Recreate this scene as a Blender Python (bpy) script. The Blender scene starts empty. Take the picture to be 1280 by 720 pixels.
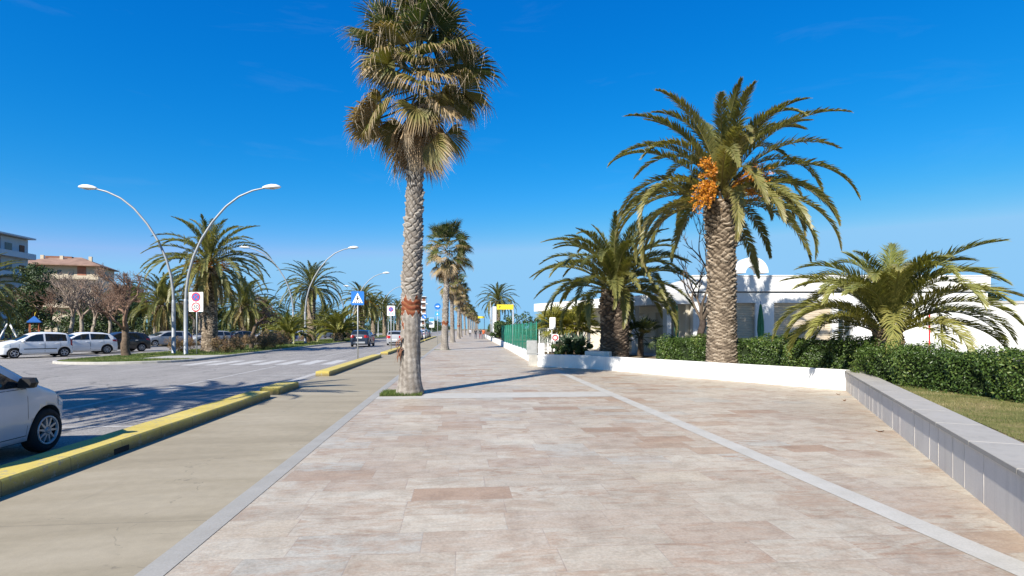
import bpy, bmesh, math, random
import numpy as np
from mathutils import Vector, Matrix
R = math.radians
PI = math.pi
scene = bpy.context.scene
COL = scene.collection
rng = np.random.default_rng(7)
random.seed(11)

# ------------------------------------------------------------------ helpers
def link(o, parent=None):
    COL.objects.link(o)
    if parent is not None:
        o.parent = parent
    return o

def tag(o, label=None, cat=None, group=None, kind=None):
    if label: o['label'] = label
    if cat: o['category'] = cat
    if group: o['group'] = group
    if kind: o['kind'] = kind
    return o

def empty(name, loc=(0, 0, 0), rz=0.0, label=None, cat=None, group=None):
    o = bpy.data.objects.new(name, None)
    o.empty_display_size = 0.3
    o.location = loc
    o.rotation_euler = (0, 0, rz)
    link(o)
    return tag(o, label, cat, group)

def kids(o):
    return [c for c in bpy.data.objects if c.parent is o]

CHILD = {}
def reg(parent, o):
    CHILD.setdefault(parent.name, []).append(o)
    return o

def dup(o, parent=None):
    c = o.copy()
    COL.objects.link(c)
    c.parent = parent
    for ch in list(CHILD.get(o.name, [])):
        n = dup(ch, c)
        reg(c, n)
    return c

def place(o, loc, rz=0.0, sc=1.0, label=None, cat=None, group=None):
    o.location = loc
    o.rotation_euler = (0, 0, rz)
    o.scale = (sc, sc, sc) if not hasattr(sc, '__len__') else sc
    return tag(o, label, cat, group)

def np_mesh(name, V, Q=None, T=None, mats=(), tint=None, smooth=False, mi=None):
    V = np.asarray(V, dtype=np.float32).reshape(-1, 3)
    Q = np.zeros((0, 4), np.int32) if Q is None else np.asarray(Q, np.int32).reshape(-1, 4)
    T = np.zeros((0, 3), np.int32) if T is None else np.asarray(T, np.int32).reshape(-1, 3)
    me = bpy.data.meshes.new(name)
    me.vertices.add(len(V)); me.vertices.foreach_set('co', V.ravel())
    loops = np.concatenate([Q.ravel(), T.ravel()]).astype(np.int32)
    me.loops.add(len(loops)); me.loops.foreach_set('vertex_index', loops)
    nq, nt = len(Q), len(T)
    st = np.concatenate([np.arange(nq) * 4, nq * 4 + np.arange(nt) * 3]).astype(np.int32)
    me.polygons.add(nq + nt); me.polygons.foreach_set('loop_start', st)
    for m in mats: me.materials.append(m)
    if mi is not None: me.polygons.foreach_set('material_index', np.asarray(mi, np.int32))
    me.update(calc_edges=True)
    if smooth: me.polygons.foreach_set('use_smooth', np.ones(nq + nt, bool))
    if tint is not None:
        a = me.attributes.new('tint', 'FLOAT', 'POINT')
        a.data.foreach_set('value', np.asarray(tint, np.float32).ravel())
    return me

def np_obj(name, V, Q=None, T=None, mats=(), parent=None, tint=None, smooth=False, mi=None, loc=None):
    o = bpy.data.objects.new(name, np_mesh(name, V, Q, T, mats, tint, smooth, mi))
    link(o, parent)
    if parent is not None: reg(parent, o)
    if loc is not None: o.location = loc
    return o

class MB:
    """collects boxes, tubes, lathes and prisms and links them as ONE mesh object"""
    def __init__(s): s.v = []; s.f = []; s.m = []; s.cur = 0; s.sm = []
    def add(s, V, F, smooth=False):
        b = len(s.v)
        s.v += [tuple(p) for p in V]
        for f in F:
            s.f.append([b + i for i in f]); s.m.append(s.cur); s.sm.append(smooth)
        return s
    def box(s, c, d, rz=0.0, rx=0.0, ry=0.0):
        M = Matrix.Translation(c) @ Matrix.Rotation(rz, 4, 'Z') @ Matrix.Rotation(ry, 4, 'Y') @ Matrix.Rotation(rx, 4, 'X')
        V = [M @ Vector((sx * d[0] / 2, sy * d[1] / 2, sz * d[2] / 2)) for sz in (-1, 1) for sy in (-1, 1) for sx in (-1, 1)]
        return s.add(V, [(0, 2, 3, 1), (4, 5, 7, 6), (0, 1, 5, 4), (2, 6, 7, 3), (0, 4, 6, 2), (1, 3, 7, 5)])
    def bbox(s, c, d, b=0.02, rz=0.0):
        """box with chamfered vertical and top edges"""
        hx, hy, hz = d[0] / 2, d[1] / 2, d[2] / 2
        def ring(z, i):
            x, y = hx - i, hy - i
            k = b
            return [(-x + k, -y, z), (x - k, -y, z), (x, -y + k, z), (x, y - k, z), (x - k, y, z), (-x + k, y, z), (-x, y - k, z), (-x, -y + k, z)]
        V = ring(-hz, 0) + ring(hz - b, 0) + ring(hz, b)
        M = Matrix.Translation(c) @ Matrix.Rotation(rz, 4, 'Z')
        V = [M @ Vector(p) for p in V]
        F = [tuple(range(7, -1, -1)), tuple(range(16, 24))]
        for r in range(2):
            for i in range(8):
                j = (i + 1) % 8
                F.append((r * 8 + i, r * 8 + j, r * 8 + 8 + j, r * 8 + 8 + i))
        return s.add(V, F)
    def tube(s, pts, rad, n=8, cap=True, smooth=True):
        pts = [Vector(p) for p in pts]
        if not hasattr(rad, '__len__'): rad = [rad] * len(pts)
        V = []; F = []
        up = Vector((0, 0, 1)); prev = None
        for i, p in enumerate(pts):
            t = (pts[min(i + 1, len(pts) - 1)] - pts[max(i - 1, 0)]).normalized()
            if prev is None:
                a = up if abs(t.z) < .9 else Vector((1, 0, 0))
                x = t.cross(a).normalized()
            else:
                x = (prev - t * prev.dot(t)).normalized()
            prev = x
            y = t.cross(x)
            for k in range(n):
                an = 2 * PI * k / n
                V.append(p + (x * math.cos(an) + y * math.sin(an)) * rad[i])
        for i in range(len(pts) - 1):
            for k in range(n):
                F.append((i * n + k, i * n + (k + 1) % n, (i + 1) * n + (k + 1) % n, (i + 1) * n + k))
        s.add(V, F, smooth)
        if cap:
            b = len(s.v) - len(V)
            s.f.append([b + k for k in range(n - 1, -1, -1)]); s.m.append(s.cur); s.sm.append(False)
            b2 = b + (len(pts) - 1) * n
            s.f.append([b2 + k for k in range(n)]); s.m.append(s.cur); s.sm.append(False)
        return s
    def lathe(s, prof, n=24, axis='z', c=(0, 0, 0), smooth=True, closed=False):
        V = []; F = []
        for (r, h) in prof:
            for k in range(n):
                a = 2 * PI * k / n
                p = (r * math.cos(a), r * math.sin(a), h)
                if axis == 'y': p = (p[0], p[2], p[1])
                elif axis == 'x': p = (p[2], p[0], p[1])
                V.append((p[0] + c[0], p[1] + c[1], p[2] + c[2]))
        m = len(prof)
        for i in range(m if closed else m - 1):
            j = (i + 1) % m
            for k in range(n):
                F.append((i * n + k, i * n + (k + 1) % n, j * n + (k + 1) % n, j * n + k))
        return s.add(V, F, smooth)
    def prism(s, poly, z0, z1, M=None):
        n = len(poly)
        V = [Vector((x, y, z0)) for x, y in poly] + [Vector((x, y, z1)) for x, y in poly]
        if M is not None: V = [M @ p for p in V]
        F = [tuple(range(n - 1, -1, -1)), tuple(range(n, 2 * n))]
        for i in range(n):
            j = (i + 1) % n
            F.append((i, j, n + j, n + i))
        return s.add(V, F)
    def sheet(s, poly, z):
        return s.add([(x, y, z) for x, y in poly], [tuple(range(len(poly)))])
    def mesh(s, name, mats):
        me = bpy.data.meshes.new(name)
        me.from_pydata([tuple(p) for p in s.v], [], s.f)
        for m in (mats if isinstance(mats, (list, tuple)) else [mats]): me.materials.append(m)
        me.polygons.foreach_set('material_index', s.m)
        me.polygons.foreach_set('use_smooth', s.sm)
        bm = bmesh.new(); bm.from_mesh(me)
        bmesh.ops.recalc_face_normals(bm, faces=bm.faces)
        bm.to_mesh(me); bm.free()
        me.update()
        return me
    def build(s, name, mats, parent=None, loc=None, rz=0.0):
        o = bpy.data.objects.new(name, s.mesh(name, mats))
        link(o, parent)
        if parent is not None: reg(parent, o)
        if loc is not None: o.location = loc
        o.rotation_euler = (0, 0, rz)
        return o

def structure(o, label=None):
    o['kind'] = 'structure'
    if label: o['label'] = label
    return o

# ------------------------------------------------------------------ materials
class NT:
    def __init__(s, name):
        s.m = bpy.data.materials.new(name); s.m.use_nodes = True
        s.t = s.m.node_tree; s.t.nodes.clear()
        s.out = s.n('ShaderNodeOutputMaterial')
        s.b = s.n('ShaderNodeBsdfPrincipled')
        s.t.links.new(s.b.outputs[0], s.out.inputs[0])
    def n(s, ty, **kw):
        x = s.t.nodes.new(ty)
        for k, v in kw.items(): setattr(x, k, v)
        return x
    def l(s, a, b): s.t.links.new(a, b)
    def coord(s, kind='Object', scale=(1, 1, 1)):
        tc = s.n('ShaderNodeTexCoord'); mp = s.n('ShaderNodeMapping')
        mp.inputs['Scale'].default_value = scale
        s.l(tc.outputs[kind], mp.inputs[0])
        return mp.outputs[0]
    def noise(s, vec, scale, detail=4, rough=.55, dist=0.0):
        x = s.n('ShaderNodeTexNoise'); x.inputs['Scale'].default_value = scale
        x.inputs['Detail'].default_value = detail; x.inputs['Roughness'].default_value = rough
        x.inputs['Distortion'].default_value = dist
        if vec is not None: s.l(vec, x.inputs['Vector'])
        return x.outputs['Fac']
    def ramp(s, fac, stops, interp='LINEAR'):
        x = s.n('ShaderNodeValToRGB'); x.color_ramp.interpolation = interp
        e = x.color_ramp.elements
        while len(e) > 1: e.remove(e[-1])
        e[0].position = stops[0][0]; e[0].color = c4(stops[0][1])
        for p, c in stops[1:]:
            k = e.new(p); k.color = c4(c)
        s.l(fac, x.inputs[0])
        return x.outputs[0]
    def math(s, op, a, b=None, c=None):
        x = s.n('ShaderNodeMath', operation=op)
        for i, v in enumerate((a, b, c)):
            if v is None: continue
            if isinstance(v, (int, float)): x.inputs[i].default_value = v
            else: s.l(v, x.inputs[i])
        return x.outputs[0]
    def mix(s, fac, a, b, mode='MIX'):
        x = s.n('ShaderNodeMix', data_type='RGBA', blend_type=mode)
        if isinstance(fac, (int, float)): x.inputs[0].default_value = fac
        else: s.l(fac, x.inputs[0])
        for i, v in ((6, a), (7, b)):
            if isinstance(v, tuple): x.inputs[i].default_value = c4(v)
            else: s.l(v, x.inputs[i])
        return x.outputs[2]
    def bump(s, h, strength=.3, dist=.01):
        x = s.n('ShaderNodeBump'); x.inputs['Strength'].default_value = strength
        x.inputs['Distance'].default_value = dist
        s.l(h, x.inputs['Height']); s.l(x.outputs[0], s.b.inputs['Normal'])
        return x
    def set(s, col=None, rough=None, spec=None, metal=None):
        if col is not None:
            if isinstance(col, tuple): s.b.inputs['Base Color'].default_value = c4(col)
            else: s.l(col, s.b.inputs['Base Color'])
        if rough is not None:
            if isinstance(rough, (int, float)): s.b.inputs['Roughness'].default_value = rough
            else: s.l(rough, s.b.inputs['Roughness'])
        if spec is not None: s.b.inputs['Specular IOR Level'].default_value = spec
        if metal is not None: s.b.inputs['Metallic'].default_value = metal
        return s

def c4(c): return (c[0], c[1], c[2], 1.0)
def mulc(c, k): return tuple(min(1, x * k) for x in c)

MATS = {}
def plain(name, col, rough=.6, spec=.4, metal=0.0, var=.15, scale=6.0, bump=0.0, bscale=None, kind='Object'):
    """base colour with a slight noise variation"""
    if name in MATS: return MATS[name]
    s = NT(name); v = s.coord(kind)
    f = s.noise(v, scale, 5)
    c = s.ramp(f, [(.3, mulc(col, 1 - var)), (.7, mulc(col, 1 + var))])
    s.set(c, rough, spec, metal)
    if bump: s.bump(s.noise(v, bscale or scale * 6, 4), bump, .01)
    MATS[name] = s.m
    return s.m

def leafmat(name, stops, rough=.45, trans=.3, spec=.35, tcol=None):
    if name in MATS: return MATS[name]
    s = NT(name)
    a = s.n('ShaderNodeAttribute', attribute_name='tint')
    c = s.ramp(a.outputs['Fac'], stops)
    s.set(c, rough, spec)
    tr = s.n('ShaderNodeBsdfTranslucent')
    c2 = s.mix(1.0, c, tcol or (1.5, 1.6, .7), 'MULTIPLY')
    s.l(c2, tr.inputs[0])
    mx = s.n('ShaderNodeMixShader'); mx.inputs[0].default_value = trans
    s.l(s.b.outputs[0], mx.inputs[1]); s.l(tr.outputs[0], mx.inputs[2])
    s.l(mx.outputs[0], s.out.inputs[0])
    MATS[name] = s.m
    return s.m

def tintmat(name, stops, rough=.85, nscale=25, namp=.25, bump=.4, bdist=.02):
    if name in MATS: return MATS[name]
    s = NT(name)
    a = s.n('ShaderNodeAttribute', attribute_name='tint')
    v = s.coord('Object')
    nz = s.noise(v, nscale, 6, .65)
    c = s.ramp(a.outputs['Fac'], stops)
    k = s.ramp(nz, [(.25, (1 - namp,) * 3), (.75, (1 + namp,) * 3)])
    s.set(s.mix(1.0, c, k, 'MULTIPLY'), rough, .2)
    s.bump(nz, bump, bdist)
    MATS[name] = s.m
    return s.m

# ------------------------------------------------------------------ camera, sun, sky
cam = bpy.data.cameras.new('camera'); camo = bpy.data.objects.new('camera', cam); link(camo)
cam.sensor_width = 36; cam.lens = 700 / 1280 * 36
cam.shift_y = 51 / 1280
cam.clip_start = .05; cam.clip_end = 6000
YAW = math.atan(66.5 / 700)
camo.location = (0, 0, 1.7); camo.rotation_euler = (PI / 2, 0, -YAW)
scene.camera = camo

SUN_EL = R(36); SUN_AZ = R(36.0)          # light travels toward azimuth SUN_AZ (from +y to +x)
sun = bpy.data.lights.new('sun', 'SUN'); sun.energy = 5.0; sun.angle = R(.53); sun.color = (1, .945, .86)
suno = bpy.data.objects.new('sun', sun); link(suno)
d = Vector((math.sin(SUN_AZ) * math.cos(SUN_EL), math.cos(SUN_AZ) * math.cos(SUN_EL), -math.sin(SUN_EL)))
suno.rotation_euler = d.to_track_quat('-Z', 'Y').to_euler(); suno.location = (-20, -30, 40)

w = bpy.data.worlds.new('World'); scene.world = w; w.use_nodes = True
wt = w.node_tree; wt.nodes.clear()
wo = wt.nodes.new('ShaderNodeOutputWorld'); bg = wt.nodes.new('ShaderNodeBackground')
sky = wt.nodes.new('ShaderNodeTexSky'); sky.sky_type = 'NISHITA'; sky.sun_disc = False
sky.sun_elevation = SUN_EL; sky.sun_rotation = PI + SUN_AZ
sky.altitude = 0; sky.air_density = 1.0; sky.dust_density = .2; sky.ozone_density = 6.0
hs = wt.nodes.new('ShaderNodeHueSaturation'); hs.inputs['Saturation'].default_value = 1.25
wt.links.new(sky.outputs[0], hs.inputs['Color'])
sepc = wt.nodes.new('ShaderNodeSeparateColor'); cmbc = wt.nodes.new('ShaderNodeCombineColor'); wt.links.new(hs.outputs[0], sepc.inputs[0])
for i, (pw, k, mx) in enumerate(((2.4, .38, 1.15), (.9, .65, 2.45), (.55, 1.4, 3.85))):     # clear winter air: deeper blue, little white haze
    a = wt.nodes.new('ShaderNodeMath'); a.operation = 'POWER'; a.inputs[1].default_value = pw; wt.links.new(sepc.outputs[i], a.inputs[0])
    b = wt.nodes.new('ShaderNodeMath'); b.operation = 'MULTIPLY'; b.inputs[1].default_value = k; wt.links.new(a.outputs[0], b.inputs[0])
    c = wt.nodes.new('ShaderNodeMath'); c.operation = 'MINIMUM'; c.inputs[1].default_value = mx; wt.links.new(b.outputs[0], c.inputs[0])
    wt.links.new(c.outputs[0], cmbc.inputs[i])
# a few thin cirrus wisps low over the horizon
tcw = wt.nodes.new('ShaderNodeTexCoord'); mpw = wt.nodes.new('ShaderNodeMapping'); mpw.inputs['Scale'].default_value = (2.2, 2.2, 11); wt.links.new(tcw.outputs['Generated'], mpw.inputs[0])
nw_ = wt.nodes.new('ShaderNodeTexNoise'); nw_.inputs['Scale'].default_value = 1.7; nw_.inputs['Detail'].default_value = 7; nw_.inputs['Roughness'].default_value = .62; nw_.inputs['Distortion'].default_value = .6; wt.links.new(mpw.outputs[0], nw_.inputs['Vector'])
rw_ = wt.nodes.new('ShaderNodeValToRGB'); rw_.color_ramp.elements[0].position = .58; rw_.color_ramp.elements[0].color = (0, 0, 0, 1); rw_.color_ramp.elements[1].position = .95; rw_.color_ramp.elements[1].color = (.07, .07, .07, 1); wt.links.new(nw_.outputs['Fac'], rw_.inputs[0])
mxw = wt.nodes.new('ShaderNodeMix'); mxw.data_type = 'RGBA'; mxw.inputs[7].default_value = (2.3, 2.9, 3.7, 1); wt.links.new(rw_.outputs[0], mxw.inputs[0]); wt.links.new(cmbc.outputs[0], mxw.inputs[6])
wt.links.new(mxw.outputs[2], bg.inputs[0]); wt.links.new(bg.outputs[0], wo.inputs[0])
bg.inputs[1].default_value = .13
scene.view_settings.view_transform = 'Standard'; scene.view_settings.look = 'None'
scene.view_settings.exposure = 0.9; scene.view_settings.gamma = 1.0
scene.view_settings.use_curve_mapping = False
scene.cycles.max_bounces = 6
scene.cycles.transparent_max_bounces = 8
# ------------------------------------------------------------------ setting materials
def paving_mat():
    s = NT('stone_paving')
    v = s.coord('Object')
    sp = s.n('ShaderNodeSeparateXYZ'); s.l(v, sp.inputs[0])
    x, y = sp.outputs[0], sp.outputs[1]
    H = .43
    ry = s.math('DIVIDE', y, H); row = s.math('FLOOR', ry)
    def wn(a, b=None):
        k = s.n('ShaderNodeTexWhiteNoise', noise_dimensions='2D')
        cb = s.n('ShaderNodeCombineXYZ'); s.l(a, cb.inputs[0])
        if b is not None: s.l(b, cb.inputs[1])
        s.l(cb.outputs[0], k.inputs['Vector']); return k
    wr = wn(row); wsep = s.n('ShaderNodeSeparateColor'); s.l(wr.outputs['Color'], wsep.inputs[0])
    ln = s.math('MULTIPLY_ADD', wsep.outputs[0], .35, .66)
    u = s.math('ADD', s.math('DIVIDE', x, ln), s.math('MULTIPLY', wsep.outputs[1], 7.0))
    colm = s.math('FLOOR', u)
    wid = wn(row, colm); ws = s.n('ShaderNodeSeparateColor'); s.l(wid.outputs['Color'], ws.inputs[0])
    base = s.ramp(ws.outputs[0], [(0, (.415, .355, .31)), (.16, (.44, .38, .335)), (.34, (.405, .335, .29)), (.48, (.46, .405, .36)),
                                  (.62, (.425, .365, .318)), (.74, (.41, .375, .35)), (.86, (.45, .385, .33)), (.89, (.40, .325, .28)), (.95, (.37, .28, .225)), (.98, (.345, .245, .19))], 'CONSTANT')
    # tone of each slab shifts a little, veins and blotches inside it
    ofs = s.n('ShaderNodeVectorMath', operation='MULTIPLY_ADD')
    s.l(wid.outputs['Color'], ofs.inputs[0]); ofs.inputs[1].default_value = (9, 9, 9); s.l(v, ofs.inputs[2])
    mp = s.n('ShaderNodeMapping'); mp.inputs['Scale'].default_value = (1.1, 3.2, 1); s.l(ofs.outputs[0], mp.inputs[0])
    vein = s.noise(mp.outputs[0], 1.9, 9, .74, 1.3)
    f1 = s.ramp(vein, [(.47, (0, 0, 0)), (.62, (1, 1, 1))])
    c1 = s.mix(s.math('MULTIPLY', f1, s.math('MULTIPLY_ADD', ws.outputs[1], .8, .22)), base, (.335, .235, .185))
    f2 = s.ramp(vein, [(.32, (1, 1, 1)), (.45, (0, 0, 0))])
    c2 = s.mix(s.math('MULTIPLY', f2, s.math('MULTIPLY', ws.outputs[2], .6)), c1, (.53, .49, .45))
    fine = s.noise(v, 38, 6, .7)
    c3 = s.mix(1.0, c2, s.ramp(fine, [(.32, (.80,) * 3), (.68, (1.16,) * 3)]), 'MULTIPLY')
    big = s.noise(v, .33, 4, .6)
    c4_ = s.mix(1.0, c3, s.ramp(big, [(.35, (.89, .875, .86)), (.65, (1.08, 1.08, 1.07))]), 'MULTIPLY')
    dirt = s.noise(v, 3.1, 7, .72)
    rust = s.noise(s.coord('Object', (1, 1.7, 1)), .9, 8, .74, .7)
    c4_ = s.mix(s.ramp(rust, [(.53, (0,) * 3), (.64, (.6,) * 3)]), c4_, (.33, .23, .175))
    gum = s.noise(v, 9, 2, .4)
    c4_ = s.mix(s.ramp(gum, [(.79, (0,) * 3), (.81, (.5,) * 3)]), c4_, (.16, .14, .125))
    c4_ = s.mix(1.0, c4_, s.ramp(dirt, [(.36, (.84, .82, .80)), (.54, (1.04, 1.04, 1.04))]), 'MULTIPLY')
    fy = s.math('FRACT', ry); fu = s.math('FRACT', u)
    ey = s.math('MULTIPLY', s.math('MINIMUM', fy, s.math('SUBTRACT', 1.0, fy)), H)
    eu = s.math('MULTIPLY', s.math('MINIMUM', fu, s.math('SUBTRACT', 1.0, fu)), ln)
    e = s.math('MINIMUM', ey, eu)
    g = s.ramp(e, [(.0018, (1, 1, 1)), (.0055, (0, 0, 0))])
    jn = s.noise(v, 2.2, 3)
    gk = s.math('MULTIPLY', g, s.ramp(jn, [(.35, (.2,) * 3), (.65, (.75,) * 3)]))
    c4_ = s.mix(1.0, c4_, (.94, .96, .86), 'MULTIPLY')
    c5 = s.mix(gk, c4_, (.24, .19, .155))
    rg = s.ramp(vein, [(.3, (.42,) * 3), (.7, (.7,) * 3)])
    s.set(c5, rg, .35)
    hh = s.math('SUBTRACT', s.math('MULTIPLY', fine, .35), g)
    s.bump(hh, .25, .004)
    return s.m
M_PAVE = paving_mat()

def strip_mat(nm, k):
    s = NT(nm); v = s.coord('Object')
    n1 = s.noise(v, 2.5, 6, .65); n2 = s.noise(v, 60, 4, .7)
    c = s.ramp(n1, [(.3, mulc((.385, .365, .315), k)), (.7, mulc((.455, .435, .385), k))])
    c = s.mix(1.0, c, s.ramp(n2, [(.3, (.88,) * 3), (.7, (1.08,) * 3)]), 'MULTIPLY')
    sp = s.n('ShaderNodeSeparateXYZ'); s.l(v, sp.inputs[0])
    fy = s.math('FRACT', s.math('DIVIDE', sp.outputs[1], .9))
    g = s.ramp(s.math('MINIMUM', fy, s.math('SUBTRACT', 1.0, fy)), [(.001, (1, 1, 1)), (.005, (0, 0, 0))])
    c = s.mix(s.math('MULTIPLY', g, .55), c, (.26, .24, .21))
    s.set(c, .6, .3); s.bump(n2, .2, .004); return s.m
M_STRIP = strip_mat('pale_stone_strip', 1.0); M_STRIPL = strip_mat('border_stone_strip', .72)

def cycle_mat():
    s = NT('cycle_path_concrete'); v = s.coord('Object')
    vs = s.coord('Object', (.5, 1.6, 1))
    n0 = s.noise(vs, .55, 6, .62, .6); n1 = s.noise(v, 7, 6, .7); n2 = s.noise(v, 90, 3, .7)
    c = s.ramp(n0, [(.3, (.24, .206, .143)), (.5, (.292, .252, .178)), (.7, (.34, .297, .218))])
    c = s.mix(1.0, c, s.ramp(n1, [(.28, (.9, .9, .9)), (.7, (1.06, 1.06, 1.06))]), 'MULTIPLY')
    c = s.mix(1.0, c, s.ramp(n2, [(.3, (.92,) * 3), (.7, (1.06,) * 3)]), 'MULTIPLY')
    bd = s.noise(s.coord('Object', (.35, 2.4, 1)), 1.0, 5, .65, .4)
    c = s.mix(1.0, c, s.ramp(bd, [(.35, (.95, .95, .94)), (.6, (1.02, 1.02, 1.02))]), 'MULTIPLY')
    tr = s.noise(s.coord('Object', (2.2, .10, 1)), 1.3, 6, .7)
    c = s.mix(s.ramp(tr, [(.60, (0,) * 3), (.78, (.35,) * 3)]), c, (.16, .14, .11))
    spx = s.n('ShaderNodeSeparateXYZ'); s.l(v, spx.inputs[0])
    fj = s.math('FRACT', s.math('DIVIDE', spx.outputs[1], 5.2)); jl = s.ramp(fj, [(0, (1, 1, 1)), (.0022, (0, 0, 0))])
    c = s.mix(s.math('MULTIPLY', jl, .5), c, (.10, .088, .07))
    ck = s.n('ShaderNodeTexVoronoi', feature='DISTANCE_TO_EDGE'); ck.inputs['Scale'].default_value = .3
    cv = s.n('ShaderNodeVectorMath', operation='ADD'); s.l(v, cv.inputs[0]); cz = s.n('ShaderNodeTexNoise'); cz.inputs['Scale'].default_value = 1.6; cz.inputs['Detail'].default_value = 6
    s.l(v, cz.inputs['Vector']); s.l(cz.outputs['Color'], cv.inputs[1]); s.l(cv.outputs[0], ck.inputs['Vector'])
    c = s.mix(s.math('MULTIPLY', s.ramp(ck.outputs['Distance'], [(.0008, (1, 1, 1)), (.0022, (0, 0, 0))]), s.ramp(n1, [(.48, (0,) * 3), (.56, (.6,) * 3)])), c, (.12, .105, .08))
    spot = s.noise(v, 5.5, 2, .4)
    c = s.mix(s.ramp(spot, [(.755, (0, 0, 0)), (.80, (.5, .5, .5))]), c, (.10, .09, .075))
    s.set(c, .8, .25); s.bump(n2, .25, .004); return s.m
M_CYCLE = cycle_mat()

def asphalt_mat():
    s = NT('worn_asphalt'); v = s.coord('Object')
    vs = s.coord('Object', (1.5, .12, 1))
    n0 = s.noise(vs, .9, 5, .6); n1 = s.noise(v, 1.3, 6, .65); n2 = s.noise(v, 120, 3, .8)
    c = s.ramp(n0, [(.25, (.225, .21, .19)), (.75, (.30, .282, .258))])
    c = s.mix(1.0, c, s.ramp(n1, [(.3, (.86,) * 3), (.7, (1.12,) * 3)]), 'MULTIPLY')
    c = s.mix(1.0, c, s.ramp(n2, [(.25, (.68,) * 3), (.75, (1.25,) * 3)]), 'MULTIPLY')
    st = s.noise(v, .8, 4, .5, 1.2)
    c = s.mix(s.ramp(st, [(.66, (0, 0, 0)), (.74, (.55, .55, .55))]), c, (.095, .09, .085))
    ag = s.n('ShaderNodeTexVoronoi'); ag.inputs['Scale'].default_value = 75; s.l(v, ag.inputs['Vector'])
    c = s.mix(1.0, c, s.ramp(ag.outputs['Color'], [(.2, (.66,) * 3), (.8, (1.28,) * 3)]), 'MULTIPLY')
    vo = s.n('ShaderNodeTexVoronoi', feature='DISTANCE_TO_EDGE'); vo.inputs['Scale'].default_value = .22
    dv = s.n('ShaderNodeVectorMath', operation='ADD'); s.l(v, dv.inputs[0])
    cn = s.n('ShaderNodeTexNoise'); cn.inputs['Scale'].default_value = 1.1; cn.inputs['Detail'].default_value = 5
    s.l(v, cn.inputs['Vector']); s.l(cn.outputs['Color'], dv.inputs[1]); s.l(dv.outputs[0], vo.inputs['Vector'])
    c = s.mix(s.ramp(vo.outputs['Distance'], [(.003, (.65, .65, .65)), (.009, (0, 0, 0))]), c, (.07, .068, .065))
    s.set(c, .85, .3); s.bump(n2, .45, .006); return s.m
M_ASPH = asphalt_mat()

def marking_mat():
    s = NT('worn_white_marking'); v = s.coord('Object')
    n = s.noise(v, 9, 8, .75)
    c = s.mix(s.ramp(n, [(.46, (.75,) * 3), (.62, (.12,) * 3)]), (.5, .49, .46), (.27, .255, .235))
    s.set(c, .75, .3); return s.m
M_MARK = marking_mat()

def marking_strong():
    s = NT('white_marking'); v = s.coord('Object')
    n = s.noise(v, 7, 8, .75)
    c = s.mix(s.ramp(n, [(.36, (.12,) * 3), (.64, (.85,) * 3)]), (.55, .54, .51), (.29, .275, .25))
    s.set(c, .7, .3); return s.m
M_ZEBRA = marking_strong()

def white_wall_mat(name, col, streak=.5, joints=0.0):
    s = NT(name); v = s.coord('Object'); vs = s.coord('Object', (5, 5, .35))
    n1 = s.noise(vs, 1.2, 6, .7); n2 = s.noise(v, 30, 5, .7); n3 = s.noise(v, .8, 5, .6)
    c = s.mix(s.ramp(n1, [(.5, (0, 0, 0)), (.8, (streak,) * 3)]), col, mulc(col, .55))
    c = s.mix(1.0, c, s.ramp(n3, [(.3, (.93, .93, .92)), (.7, (1.03, 1.03, 1.03))]), 'MULTIPLY')
    c = s.mix(1.0, c, s.ramp(n2, [(.3, (.95,) * 3), (.7, (1.03,) * 3)]), 'MULTIPLY')
    s.set(c, .75, .25); s.bump(n2, .15, .006); return s.m
M_WWALL = white_wall_mat('whitewashed_concrete', (.72, .71, .68), .35)
M_WBUILD = white_wall_mat('white_render', (.66, .655, .63), .3)
M_GREYSTONE = white_wall_mat('grey_stone_cladding', (.70, .645, .57), .5)
M_GREYCAP = white_wall_mat('grey_stone_coping', (.34, .32, .285), .5)
M_CONC = plain('weathered_concrete', (.36, .345, .31), .85, .2, var=.2, scale=3, bump=.3)
M_SOIL = plain('soil', (.16, .125, .08), .95, .1, var=.35, scale=3, bump=.5)
M_JOINT = plain('pale_joint', (.50, .465, .415), .8, var=.3, scale=4)

def ground_mat(name, a, b, c_, sc):
    s = NT(name); v = s.coord('Object')
    n1 = s.noise(v, sc, 8, .7); n2 = s.noise(v, sc * 9, 6, .75)
    c = s.ramp(n1, [(.3, a), (.5, b), (.7, c_)])
    c = s.mix(1.0, c, s.ramp(n2, [(.3, (.7,) * 3), (.7, (1.25,) * 3)]), 'MULTIPLY')
    s.set(c, .95, .1); s.bump(n2, .6, .03); return s.m
M_TURF = ground_mat('dry_turf', (.075, .10, .028), (.16, .15, .05), (.26, .20, .10), 1.3)
M_TURF2 = ground_mat('verge_turf', (.06, .095, .02), (.10, .125, .035), (.17, .155, .06), .9)
M_PARK = ground_mat('park_earth', (.12, .12, .05), (.22, .18, .11), (.30, .25, .17), .25)
M_FAR = ground_mat('far_earth', (.13, .12, .07), (.2, .18, .12), (.26, .23, .17), .05)

# ------------------------------------------------------------------ ground, road, path, paving
def sheet(name, poly, z, mat):
    return structure(MB().sheet(poly, z).build(name, mat))
sheet('ground', [(-2500, -300), (2500, -300), (2500, 4000), (-2500, 4000)], -.03, M_FAR)
sheet('road', [(-28.2, -40), (-4.95, -40), (-4.95, 520), (-28.2, 520)], -.004, M_ASPH)
sheet('park_ground', [(-140, -20), (-28.4, -20), (-28.4, 300), (-140, 300)], -.012, M_PARK)
sheet('cycle_path', [(-4.95, -12), (-2.215, -12), (-2.215, 520), (-4.95, 520)], 0.0, M_CYCLE)
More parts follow.
